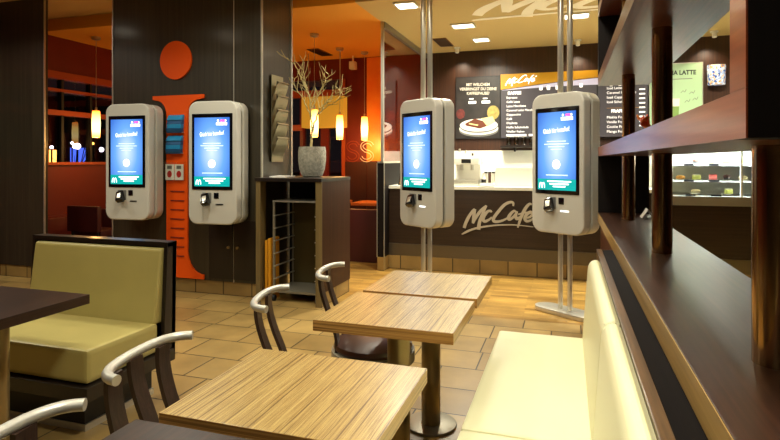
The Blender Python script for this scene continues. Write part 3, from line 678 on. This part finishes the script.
# row of canisters/cup stacks
for k in range(5):
    t=thing('storage_canister',['steel canister at the left end of the short canister row','brown canister second in the short row on the counter','steel canister in the middle of the canister row','brown canister second from the white panel','steel canister beside the pale upright panel'][k],'canister',(-1.01+.048*k,7.24,1.0705),0,'canisters in a row on the counter')
    MB().lathe([(.019,0),(.021,.005),(.021,.15),(.019,.155)],n=20).build('canister_body',M['steel'] if k%2==0 else M['brown_leather'],t)
    MB().cyl(0,0,.155,.175,.022,bev=.003).build('lid',M['black_matte'],t)
t=thing('napkin_tray','low white tray in front of the canisters on the counter','tray',(-.95,6.93,1.0705))
MB().box(-.09,-.08,0,.09,.08,.008).box(-.09,-.08,0,-.084,.08,.04).box(.084,-.08,0,.09,.08,.04).box(-.09,-.08,0,.09,-.074,.04).box(-.09,.074,0,.09,.08,.04).build('tray_body',M['white_gloss'],t,smooth=False)
MB().box(-.07,-.06,.009,.07,.06,.03).build('napkins',M['white'],t,smooth=False)
t=thing('brochure_stand','black stand with a printed brochure at the left end of the counter','stand',(-2.05,6.95,1.0705),R(-6))
MB().box(-.075,-.01,0,.075,.12,.01).prism([(0,.0),(.012,0),(.085,.27),(.073,.27)],-.07,.07,axis='x').build('stand_body',M['black_matte'],t,smooth=False)
MB().prism([(-.006,.012),(-.001,.012),(.066,.25),(.061,.25)],-.058,.058,axis='x').build('brochure',M['poster_dark'],t,smooth=False)
MB().prism([(-.009,.02),(-.004,.02),(.012,.08),(.007,.08)],-.05,.05,axis='x').build('brochure_band',M['yellow'],t,smooth=False)
# wall shelf with glasses
t=thing('wall_shelf','thin dark shelf on the wood wall under the menu board','shelf',(-.98,8.56,1.62-.03))
MB().box(0,0,0,2.1,.235,.03).build('board',M['black_wood'],t,smooth=False)
for x in (.2,1.9): MB().box(x,.1,-.06,x+.02,.235,0).build('bracket',M['black_matte'],t,smooth=False)
gl=['first latte glass at the left end of the shelf','second latte glass from the left on the shelf','third latte glass from the left on the shelf','fourth latte glass, close to the kiosk edge','fifth latte glass hidden in part by the kiosk','sixth latte glass on the shelf, behind the kiosk']
for k in range(5):
    t=thing('latte_glass',gl[k]+' under the menu board','glass',(-.86+.115*k,8.66,1.6205),0,'glasses on the wall shelf')
    MB().lathe([(.03,0),(.04,.01),(.045,.13),(.042,.14),(.036,.135),(.03,.02)],n=20).build('glass_body',M['drink_glass'],t)

# ------------------------------------------------------------------ display case
cl=bpy.data.lights.new('case_lamp','AREA'); cl.shape='RECTANGLE'; cl.size=3.4; cl.size_y=.05; cl.energy=230; cl.color=(.78,.89,1)
t=thing('pastry_case','lit glass pastry display case on the right part of the counter','display case',(0,0,0))
DX0,DX1=.98,4.6; DY0,DY1=6.78,7.5
MB().box(DX0,DY0,.9,DX1,DY1,1.0).build('case_base',M['steel'],t,smooth=False)
MB().box(DX0,DY0+.1,1.0,DX0+.015,DY1,1.62).build('side_pane',M['glass'],t,smooth=False)
MB().box(DX0,DY0+.02,1.0,DX1,DY0+.028,1.6).build('front_pane',M['glass'],t,smooth=False)
for xx in (1.78,3.2): MB().box(xx,DY0+.005,1.0,xx+.02,DY0+.035,1.6).build('pane_joint',M['white_gloss'],t,smooth=False)
MB().box(DX0,DY1-.02,1.0,DX1,DY1,1.62).build('back_panel',M['white_gloss'],t,smooth=False)
MB().box(DX0,DY0,1.6,DX1,DY1,1.65).build('case_top',M['steel'],t,smooth=False)
for z in (1.155,1.335,1.5):
    MB().box(DX0+.02,DY0+.12,z,DX1,DY1-.02,z+.012).build('glass_shelf',M['white_gloss'] if z<1.4 else M['glass'],t,smooth=False)
for xx in (1.25,2.35,3.5): MB().box(xx-.5,DY0+.06,1.585,xx+.5,DY0+.10,1.6).build('light_strip',M['case_light'],t,smooth=False)
clo=bpy.data.objects.new('case_lamp',cl); C.objects.link(clo); clo.parent=t; clo.location=(2.8,DY0+.08,1.58); clo.rotation_euler=(R(22),0,0)
for z,y in ((1.17,6.91),(1.35,6.91),(1.0,6.815)):
    for xx in (1.25,1.5,2.05,2.3): MB().box(xx,y-.012,z-.012 if z>1 else z+.002,xx+.1,y-.006,z+.012 if z>1 else z+.02).build('price_tag',M['black_matte'],t,smooth=False)
rp=random.Random(5)
cols=[('cherry cream cake slice',mat('cherry_cream',(220,120,110),.5),'cake_slice'),('chocolate muffin',mat('chocolate_crumb',(74,40,22),.7),'muffin'),('pale cream roll',mat('cream_bun',(232,214,160),.6),'pastry'),('golden croissant',mat('golden_pastry',(200,140,60),.6),'pastry'),('green-yellow glazed cake',mat('lime_glaze',(190,190,90),.4),'cake_slice')]
lv=[(1.012,'bottom deck'),(1.167,'middle shelf'),(1.347,'upper shelf')]
topping=mat('red_topping',(200,60,50),.4)
ords=['first','second','third','fourth','fifth','sixth','seventh','eighth','ninth']
for li,(z,ln) in enumerate(lv):
    for k in range(9):
        if li==0 and k%2: continue
        x=1.08+.155*k
        nme,m_,kind=cols[(k+li*2)%5]
        where='left of the joint' if x<1.78 else 'right of the joint'
        t=thing({'cake_slice':'cake_slice','muffin':'chocolate_muffin','pastry':'cream_pastry'}[kind],f'{nme} on the {ln} of the pastry case, {ords[k]} from the left','cake',(x,DY0+.22,z+.0005),rp.uniform(-.3,.3),f'cakes on the {ln} of the pastry case')
        MB().lathe([(.03,0),(.055,.004),(.065,.010),(.06,.012),(.03,.006)],n=24).build('plate',M['white_gloss'],t)
        if kind=='cake_slice':
            MB().prism([(-.045,-.04),(.045,-.04),(.0,.05)],.008,.06,axis='z',bev=.003).build('sponge',m_,t)
            MB().prism([(-.045,-.04),(.045,-.04),(.0,.05)],.060,.07,axis='z',bev=.002).build('icing',topping if k%2 else M['cream'],t)
        elif kind=='muffin':
            MB().cyl(0,0,.008,.045,.026,.034,bev=.001).build('muffin_case',M['black_matte'],t)
            MB().sphere(0,0,.048,.038,sz=.65).build('muffin_top',m_,t)
        else:
            MB().sphere(0,0,.034,.05,1,.6,.52,sub=3).build('pastry_body',m_,t)

# ------------------------------------------------------------------ boards on the cafe wall
PY=BY-.02
t=thing('cake_poster','dark poster with cake plate and white headline on the cafe wall','poster',(0,0,0))
MB().box(-1.70,PY-.01,1.75,-1.01,BY-.001,2.72).build('poster_panel',M['poster_dark'],t,smooth=False)
MB().box(-1.71,PY-.014,2.72,-1.0,BY-.001,2.73).box(-1.71,PY-.014,1.74,-1.0,BY-.001,1.75).box(-1.71,PY-.014,1.75,-1.70,BY-.001,2.72).box(-1.01,PY-.014,1.75,-1.0,BY-.001,2.72).build('poster_frame',M['black_matte'],t,smooth=False)
for k,(s,z,wd) in enumerate((('MIT WELCHEM',2.60,1.0),('VERBRINGST DU DEINE',2.53,1.0),('KAFFEEPAUSE?',2.46,1.0))):
    text_mesh('headline',s,.066,M['text_light'],facing(-1.35,PY-.012,z,R(-1.5)),t,bold=.0003,sx=.85)
MB().box(-1.50,PY-.013,2.30,-1.38,PY-.01,2.34).box(-1.29,PY-.013,2.30,-1.16,PY-.01,2.34).box(-1.49,PY-.013,2.37,-1.42,PY-.01,2.385).box(-1.27,PY-.013,2.37,-1.2,PY-.01,2.385).build('small_print',M['menu_white'],t,smooth=False)
def ell(cx,cz,a,b,n=32,a0=0,a1=2*PI): return [(cx+a*math.cos(a0+(a1-a0)*k/n),cz+b*math.sin(a0+(a1-a0)*k/n)) for k in range(n if a1-a0>6.2 else n+1)]
for k,(dx,cz,a,b,m_) in enumerate(((0,1.87,.31,.10,'grey'),(0,1.90,.31,.10,'ivory'),(0,1.93,.30,.10,'grey'),(0,1.955,.30,.10,'white'),(0,1.965,.25,.075,'ivory'))):
    MB().prism(ell(-1.34,cz,a,b),PY-.0125-.0006*k,PY-.01).build('printed_plate',M[m_],t,smooth=False)
MB().prism([(-1.56,1.98),(-1.40,2.06),(-1.20,2.0),(-1.17,1.95),(-1.32,1.90),(-1.54,1.95)],PY-.017,PY-.01).build('printed_cake',mat('printed_chocolate_cake',(96,44,22),.5),t,smooth=False)
MB().prism([(-1.50,1.975),(-1.36,1.945),(-1.34,1.96),(-1.48,1.99)],PY-.018,PY-.01).prism([(-1.30,2.06),(-1.12,2.09),(-1.08,2.0),(-1.20,1.93)],PY-.018,PY-.01).build('printed_icing',mat('printed_banana',(226,206,140),.5),t,smooth=False)
MB().prism(ell(-1.11,2.15,.095,.11),PY-.015,PY-.01).build('printed_fruit',mat('printed_yellow_fruit',(150,132,66),.5,var=.3,vscale=20),t,smooth=False)
MB().prism(ell(-1.63,2.14,.07,.08),PY-.015,PY-.01).build('printed_berries',mat('printed_berries',(96,36,30),.5,var=.4,vscale=25),t,smooth=False)
t=thing('menu_board','wide lit menu board with amber header band above the counter','menu board',(0,0,0))
MX0,MX1,MZ0,MZ1=-.99,1.12,1.74,2.74
MB().box(MX0,PY-.04,MZ0,MX1,BY-.001,MZ1).build('board_frame',M['black_matte'],t,smooth=False)
MB().box(MX0+.005,PY-.045,MZ0+.005,MX1-.005,PY-.039,MZ1-.16).build('menu_panel',M['menu_dark'],t,smooth=False)
out=[(MX0,MZ1),(MX0,MZ1-.24)]
for k in range(13): out.append((MX0+(MX1-MX0)*k/12,MZ1-.24+.15*math.sin(k/12*PI/2)))
out.append((MX1,MZ1))
MB().prism(out,PY-.052,PY-.04).build('amber_header',M['amber_band'],t,smooth=False)
out=[]
for k in range(13): out.append((MX0+.02+(MX1-MX0-.02)*k/12,MZ1-.25+.15*math.sin(k/12*PI/2)))
for k in range(12,-1,-1): out.append((MX0+.02+(MX1-MX0-.02)*k/12,MZ1-.25+.15*math.sin(k/12*PI/2)-.012*k-.002))
MB().prism(out,PY-.050,PY-.044).build('white_swoosh',M['menu_glow'],t,smooth=False)
script(lambda x,y,tt:(-.93+.46*x,PY-.0525-tt,2.52+.40*y),.004,False).build('header_script',M['menu_white'],t,smooth=False)
items=['Espresso','Caffè Latte','Latte Macchiato','Caramel Latte Macchiato','Cappuccino','Café','Chailatte','Heiße Schokolade','Weißer Kakao']
text_mesh('menu_heading','KAFFEE',.062,M['menu_white'],facing(-.88,PY-.046,2.44),t,bold=.003,align='LEFT')
for k,s in enumerate(items): text_mesh('menu_item',s,.046,M['menu_white'],facing(-.90,PY-.046,2.37-.066*k),t,align='LEFT',bold=.0)
g=MB(); 
for k in range(8):
    for j,xx in enumerate((-.42,-.30,-.17)):
        if (k*3+j)%4!=3: g.box(xx,PY-.047,2.365-.066*k,xx+.06,PY-.044,2.385-.066*k)
for k in range(9): g.box(1.0,PY-.047,2.42-.066*k,1.08,PY-.044,2.44-.066*k)
g.box(-.90,PY-.047,1.77,-.60,PY-.044,1.80).box(-.56,PY-.047,1.77,-.42,PY-.044,1.80)
g.build('price_column',M['menu_white'],t,smooth=False)
for xx in (-.38,-.27,-.14,.20,.62,.74,.87):
    mb=MB(); mb.lathe([(.018,0),(.024,.01),(.026,.055),(.022,.06)],n=14); o=mb.build('cup_icon',M['menu_white'],t); o.location=(xx,PY-.05,2.47+.02*(xx>0)); o.scale=(1,.1,1)
text_mesh('menu_heading','FRAPPÉS',.062,M['menu_white'],facing(.62,PY-.046,2.12),t,bold=.003,align='LEFT')
for k,s in enumerate(['Iced Latte','Caramel Iced Latte','Iced Cappuccino','Iced Schoko']): text_mesh('menu_item',s,.052,M['menu_white'],facing(.56,PY-.046,2.46-.068*k),t,align='LEFT',bold=.0)
for k,s in enumerate(['Mokka Frappé','Vanille Frappé','Cookie Frappé','Mango Frappé']): text_mesh('menu_item',s,.052,M['menu_white'],facing(.56,PY-.046,2.03-.07*k),t,align='LEFT',bold=.0)
MB().box(.42,PY-.046,MZ0,.44,PY-.044,MZ1-.2).build('panel_joint',M['black_matte'],t,smooth=False)
MB().box(.56,PY-.047,2.165,1.05,PY-.044,2.169).build('rule_line',M['amber_band'],t,smooth=False)
t=thing('latte_poster','pale green poster with latte glasses behind the divider posts','poster',(0,0,0))
MB().box(1.145,PY-.01,1.70,1.825,BY-.001,2.78).build('poster_panel',M['poster_green'],t,smooth=False)
MB().box(1.135,PY-.014,2.78,1.835,BY-.001,2.79).box(1.135,PY-.014,1.69,1.835,BY-.001,1.70).box(1.135,PY-.014,1.70,1.145,BY-.001,2.78).box(1.825,PY-.014,1.70,1.835,BY-.001,2.78).build('poster_frame',M['steel'],t,smooth=False)
text_mesh('headline','MATCHA LATTE',.088,mat('dark_print',(30,40,30),.5),facing(1.47,PY-.012,2.65,R(-1)),t,bold=.003,sx=.86)
MB().box(1.25,PY-.012,2.555,1.70,PY-.01,2.565).build('small_print',M['grey'],t,smooth=False)
sg=MB()
for (x,z) in ((1.66,2.34),(1.70,2.25),(1.60,2.22),(1.55,2.36)): sg.ribbon([(x,z),(x+.03,z+.03),(x+.05,z+.01),(x+.07,z+.05)],lambda u:.006,.002,lambda a,b,tt:(a,PY-.011-tt,b))
sg.build('handwriting',M['grey'],t,smooth=False)
for (x,m_) in ((1.30,None),(1.44,None)):
    MB().prism([(x-.09,2.20),(x+.09,2.20),(x+.07,1.80),(x-.07,1.80)],PY-.014,PY-.01).build('printed_glass',mat('printed_green_latte',(120,150,80),.4),t,smooth=False)
    MB().prism([(x-.095,2.28),(x+.095,2.28),(x+.09,2.17),(x-.09,2.17)],PY-.016,PY-.01).build('printed_foam',mat('printed_foam',(232,226,206),.5),t,smooth=False)
MB().prism(ell(1.52,1.93,.17,.09),PY-.018,PY-.01).build('printed_cookies',mat('printed_cookie',(130,80,40),.6,var=.4,vscale=20),t,smooth=False)
# small glowing patterned plaque lamp
t=thing('wall_lantern','small lit blue and amber patterned glass lantern on the cafe wall','lantern',(1.99,BY-.075,2.45))
def lantern_mat():
    m,nt,b=nm('patterned_lit_glass'); N=nt.nodes; L=nt.links
    tc=N.new('ShaderNodeTexCoord'); v=N.new('ShaderNodeTexVoronoi'); v.inputs['Scale'].default_value=38; r=N.new('ShaderNodeValToRGB')
    L.new(tc.outputs['Object'],v.inputs['Vector']); L.new(v.outputs['Color'],r.inputs['Fac']); e=r.color_ramp.elements
    e[0].position=.2; e[0].color=lin((40,84,160)); e[1].position=.85; e[1].color=lin((200,150,70)); x=e.new(.5); x.color=lin((205,220,235))
    L.new(r.outputs['Color'],b.inputs['Emission Color']); L.new(r.outputs['Color'],b.inputs['Base Color']); b.inputs['Emission Strength'].default_value=.35
    return m
MB().lathe([(.105,0),(.11,.01),(.118,.26),(.112,.28)],n=28).build('glass_body',lantern_mat(),t).scale=(1,.6,1)
MB().box(-.03,.05,.05,.03,.074,.2).build('bracket',M['black_matte'],t,smooth=False)

# ------------------------------------------------------------------ ceiling fittings
def downlight(x,y,z,label,w=.30,d=.22,power=30,col=(1,.82,.55),group='square ceiling downlights'):
    t=thing('ceiling_downlight',label,'ceiling light',(x,y,z-.02),0,group)
    f=MB(); f.box(-w/2-.02,-d/2-.02,0,w/2+.02,-d/2,.019).box(-w/2-.02,d/2,0,w/2+.02,d/2+.02,.019).box(-w/2-.02,-d/2,0,-w/2,d/2,.019).box(w/2,-d/2,0,w/2+.02,d/2,.019)
    f.build('frame',M['white_gloss'],t,smooth=False)
    MB().box(-w/2,-d/2,.006,w/2,d/2,.012).build('diffuser',M['diffuser'],t,smooth=False)
    l=bpy.data.lights.new('downlight_lamp','AREA'); l.shape='RECTANGLE'; l.size=w; l.size_y=d; l.energy=power; l.color=col; l.spread=R(150)
    o=bpy.data.objects.new('downlight_lamp',l); C.objects.link(o); o.parent=t; o.location=(0,0,-.006)
WARM=(1,.94,.76); WARM2=(1,.84,.62)
downlight(-1.72,5.95,CZ,'ceiling downlight left of the left kiosk poles near the lounge',.21,.21,45,WARM)
downlight(-1.28,7.08,CZ,'ceiling downlight just below the ceiling script',.26,.19,45,WARM)
downlight(-1.18,7.98,CZ,'ceiling downlight nearest the cafe wall above the poster',.20,.20,45,WARM)
downlight(.11,7.01,CZ,'ceiling downlight right of the right kiosk poles',.26,.20,45,WARM)
for k,(x,y,p) in enumerate(((1.6,7.6,40),(3.2,7.6,40),(-.1,4.1,20),(-1.5,4.2,14))):  # front pair, over bench end and aisle, is unseen and added for light
    downlight(x,y,CZ if y>5.7 else HZ,['ceiling downlight above the pastry case, left one','ceiling downlight above the pastry case, right one','ceiling downlight over the far end of the bench','ceiling downlight over the aisle before the kiosks'][k],.28,.24,p,WARM)
downlight(-.15,1.15,HZ,'ceiling downlight over the near part of the bench',.3,.3,38,(1,.97,.80))
downlight(-2.3,1.0,HZ,'ceiling downlight over the booth and dark table',.3,.3,16,(1,.96,.76))  # out of view, added to light the booth side
downlight(-.4,-1.2,HZ,'ceiling downlight behind the camera position',.3,.3,14,WARM)  # unseen fill lamp, added for general light in the front area
downlight(-2.9,3.6,HZ,'ceiling downlight over the tiled aisle by the orange letter',.3,.3,26,(1,.96,.78))  # not in view; added for light along the aisle
downlight(-4.9,2.6,HZ,'ceiling downlight in front of the left dark wall',.3,.3,24,(1,.96,.78))  # added above the view to lift the dark wall
downlight(-6.2,3.3,HZ,'ceiling downlight nearest the left window, before the dark column',.3,.3,22,(1,.96,.78))  # another unseen lamp, added because the column came out too dark
# spots washing the cafe wall
for k,x in enumerate((-1.62,.15,1.9,3.4)):
    t=thing('wall_spotlight',['small ceiling spotlight above the cake poster','small ceiling spotlight above the menu board','small ceiling spotlight above the lantern','small ceiling spotlight at the far right of the cafe wall'][k],'spotlight',(x,8.45,CZ),0,'spotlights along the cafe wall')
    MB().cyl(0,0,-.02,-.001,.05).build('mount',M['white_gloss'],t)
    MB().cyl(0,0,-.09,-.02,.03,mtx=Matrix.Rotation(R(-15),4,'X')).build('spot_head',M['white_gloss'],t)
    l=bpy.data.lights.new('spot_lamp','SPOT'); l.energy=15; l.spot_size=R(100); l.spot_blend=.8; l.color=WARM2; l.shadow_soft_size=.03
    o=bpy.data.objects.new('spot_lamp',l); C.objects.link(o); o.parent=t; o.location=(0,.06,-.12); o.rotation_euler=(R(28),0,0)
for k,(x,y,l) in enumerate(((-3.81,8.14,'slatted air vent in the orange lounge ceiling'),(-1.75,8.01,'slatted air vent in the tan ceiling over the counter'))):
    t=thing('ceiling_vent',l,'vent',(x,y,CZ-.012),0,'ceiling air vents')
    MB().box(-.10,-.28,0,.10,.28,.011).build('vent_plate',M['vent'],t,smooth=False)
    for j in range(5): MB().box(-.085+.037*j,-.26,-.006,-.065+.037*j,.26,0).build('slat',M['black_matte'],t,smooth=False)
o=thing('camera_spot','small white spotlight box on the dark red lounge wall','spotlight',(-3.42,8.6,2.98))
MB().box(-.05,-.06,-.06,.05,.06,.07,bev=.01).build('housing',M['white_gloss'],o)
MB().cyl(0,0,.07,.169,.015).build('stem',M['white_gloss'],o)
# painted ceiling script
def sw(x):
    P=STROKES['sw']; x=max(0,min(.999,x))
    for (a,b),(c,d) in zip(P,P[1:]):
        if a<=x<=c: return b+(d-b)*(x-a)/(c-a)
    return .144
cs=script(lambda x,y,tt:(-1.13+2.75*x,6.86-2.6*(y-.88*sw(x)),CZ-.0015-tt),.002).build('ceiling_lettering',M['ceil_script'],smooth=False)
tag(cs,'huge pale script lettering painted on the tan ceiling','lettering')

# ------------------------------------------------------------------ lounge
def pendant(x,y,label,e=9):
    t=thing('pendant_lamp',label,'pendant lamp',(x,y,1.72),0,'slim glowing pendant lamps')
    MB().lathe([(.045,0),(.05,.005),(.058,.2),(.05,.37),(.045,.38)],n=24).build('lamp_shade',M['pendant'],t)
    MB().cyl(0,0,.38,.43,.014).build('lamp_cap',M['steel'],t)
    MB().cyl(0,0,.43,CZ-1.72-.03,.004,n=8).build('cord',M['steel'],t)
    MB().lathe([(.05,CZ-1.72-.04),(.06,CZ-1.72-.03),(.06,CZ-1.7205)],n=20).build('canopy',M['steel'],t)
    l=bpy.data.lights.new('pendant_bulb','POINT'); l.energy=e; l.color=(1,.5,.14); l.shadow_soft_size=.05
    o=bpy.data.objects.new('pendant_bulb',l); C.objects.link(o); o.parent=t; o.location=(0,0,-.06)
pendant(-3.34,6.95,'slim pendant lamp shining behind the bare branches',11)
pendant(-3.38,7.94,'slim pendant lamp between the branches and the red wall',11)
pendant(-3.12,8.35,'slim pendant lamp in front of the orange wall film',14)
pendant(-6.38,6.17,'slim pendant lamp before the left night window',12)
pendant(-5.3,7.9,'slim pendant lamp hidden behind the dark kiosk wall',16)
t=thing('drum_lamp','large yellow rectangular hanging shade behind the branches','lamp',(-3.72,8.15,1.92))
MB().box(-.38,-.10,0,.34,.10,.5,bev=.01).build('lamp_shade',M['shade_yellow'],t,smooth=False)
for s in (-.3,.26): MB().cyl(s,0,.5,CZ-1.921,.006,n=8).build('hanging_rod',M['steel'],t)
# orange film panel and lettering on the back wall of the lounge
o=MB().box(-3.24,BY-.02,1.38,-2.30,BY-.001,3.14).build('orange_wall_panel',M['orange_wall'],smooth=False); tag(o,'glowing orange wall panel beside the glass screen','panel')
t=thing('outline_lettering','pale outlined letters SS across the red and orange lounge wall','lettering',(0,0,0))
for k,x in enumerate((-3.50,-3.24)):
    pts=[(.13,.30),(.08,.36),(-.02,.37),(-.10,.32),(-.10,.25),(-.03,.19),(.06,.16),(.12,.10),(.11,.03),(.03,-.02),(-.07,-.01),(-.13,.05)]
    mb=MB()
    for off in (-.028,.028):
        q=[]
        for i,p in enumerate(pts):
            a=Vector(pts[max(i-1,0)]);b=Vector(pts[min(i+1,len(pts)-1)]); d=(b-a).normalized(); q.append((p[0]-d.y*off,p[1]+d.x*off))
        mb.ribbon(q,lambda u:.010,.004,lambda a,b,tt:(x+a*.8,BY-.022-tt,1.41+b*.78))
    mb.build('outline_letter',M['orange_frame'] if k==0 else M['white'],t,smooth=False)
# banquettes and tables
def banquette(x0,x1,y,label,cush,h=.72):
    t=thing('banquette',label,'bench',(0,0,0),0,'lounge banquettes')
    MB().box(x0,y,0,x1,y+.12,h,bev=.01).build('back_panel',M['maroon'],t)
    MB().box(x0+.01,y+.12,.30,x1-.01,y+.60,.45,bev=.03,seg=3).build('seat_cushion',cush,t)
    MB().box(x0+.02,y+.13,0,x1-.02,y+.56,.30).build('base',M['black_wood'],t,smooth=False)
banquette(-4.6,-2.44,7.05,'dark maroon banquette behind the open cabinet in the lounge',M['dark_red'])
banquette(-6.5,-5.0,6.2,'low dark banquette seen past the left wall gap',M['dark_red'],.70)
def ltable(x,y,w,d,label):
    t=thing('lounge_table',label,'table',(x,y,0),0,'lounge tables')
    MB().box(-w/2,-d/2,.71,w/2,d/2,.75,bev=.003).build('tabletop',M['table_orange'],t,smooth=False)
    MB().cyl(0,0,.01,.71,.04).build('post',M['dark_steel'],t)
    MB().cyl(0,0,0,.012,.22,n=32).build('base_disc',M['steel_gray'],t)
ltable(-2.80,8.05,.66,.55,'orange-lit table beside the glass screen end panel')
ltable(-3.72,8.05,.8,.55,'orange-lit table under the yellow hanging shade')
ltable(-5.9,7.2,1.3,.6,'orange-lit table before the left night window')
t=thing('lounge_chair','dark low-backed chair at the table before the left window','chair',(-6.1,5.72,0))
MB().box(-.26,-.05,.45,.26,.02,.79,bev=.02).build('backrest',M['maroon'],t)
MB().box(-.24,.02,.38,.24,.42,.46,bev=.02).build('seat',M['maroon'],t)
for sx in (-1,1):
    for yy in (.0,.38): MB().cyl(sx*.21,yy,0,.46,.018).build('leg',M['black_matte'],t)
o=MB().box(-6.88,3.2,0,-6.55,8.7,.62,bev=.01).build('window_bench',M['dark_red']); tag(o,'long red bench running below the left night window','bench')

# ------------------------------------------------------------------ night outside
struct('ground',MB().box(-60,-10,-.12,-7.3,60,-.06),M['asphalt'])
def facade(x,y0,y1,h,label,seed,win):
    rs=random.Random(seed)
    t=thing('distant_building',label,'building',(x,0,0),0,'buildings across the street')
    MB().box(-3,y0,-.06,0,y1,h).build('wall',M['night'],t,smooth=False)
    n=int((y1-y0)/1.3)
    for k in range(n):
        y=y0+.3+1.3*k
        if rs.random()<.75: MB().box(0,y,.7,.03,y+rs.uniform(.4,1.0),rs.uniform(1.5,2.3)).build('lit_window',M[rs.choice(win)],t,smooth=False)
facade(-26,14,26,4.2,'dim shop building across the street, left in the window',1,['city_win','city_b','city_win','city_a'])
facade(-30,27,40,5.5,'taller dim building across the street, right in the window',2,['city_b','city_win','city_w'])
rs=random.Random(9)
spots=['near the left window edge','second along the street','third along the street','before the shop building','by the building gap','in the middle of the window view','beside the taller building','before the taller building','far down the street','closest to the first kiosk','at the far right of the view','behind the pendant lamp','beyond the parking area','at the end of the street']
for k in range(14):
    xx=-13-rs.random()*8; yy=-xx*(.80+.27*(k+rs.random())/14); h=rs.choice((1.9,2.2,2.5,2.8))
    t=thing('street_lamp','distant glowing street lamp '+spots[k],'street lamp',(xx,yy,-.06),0,'street lamps outside')
    MB().cyl(0,0,0,h,.03,n=8).build('lamp_post',M['black_matte'],t)
    MB().sphere(0,0,h,.06 if k%3 else .10).build('lamp_globe',M['city_w'] if k%4 else M['city_a'],t)
for k,(xx,yy) in enumerate(((-13.5,13.2),(-13.0,15.0),(-14.2,17.5),(-12.5,11.4))):
    t=thing('street_tree',['bare dark shrub outside the window, second from left','bare dark shrub outside beside the street lamps','bare dark shrub farthest right outside','bare dark shrub nearest the window outside'][k],'shrub',(xx,yy,-.06),0,'dark shrubs outside')
    MB().cyl(0,0,0,1.0,.05,.03,n=8).build('trunk',M['soil'],t)
    mb=MB()
    for j in range(16):
        a=rs.random()*6.28; u=rs.uniform(.3,1)
        mb.tube([(0,0,.8),(u*.4*math.cos(a),u*.4*math.sin(a),1.3),(u*.8*math.cos(a),u*.8*math.sin(a),1.5+rs.random()*.6)],[.02,.012,.005],n=5)
    mb.build('branches',M['soil'],t)

# ------------------------------------------------------------------ world, camera
w=bpy.data.worlds.new('night_world'); sc.world=w; w.use_nodes=True
w.node_tree.nodes['Background'].inputs[0].default_value=(.02,.018,.02,1); w.node_tree.nodes['Background'].inputs[1].default_value=.6
cam=bpy.data.cameras.new('camera'); co=bpy.data.objects.new('camera',cam); C.objects.link(co); sc.camera=co
co.location=(0,0,1.4); th=math.atan(177/550)
co.rotation_euler=(R(90),0,th)
cam.sensor_width=36; cam.sensor_fit='HORIZONTAL'; cam.lens=36*550/780
cam.shift_y=-(220-160)/780
cam.clip_start=.02
vs=sc.view_settings; vs.view_transform='Standard'; vs.look='None'; vs.gamma=1; vs.exposure=.26; vs.use_curve_mapping=False
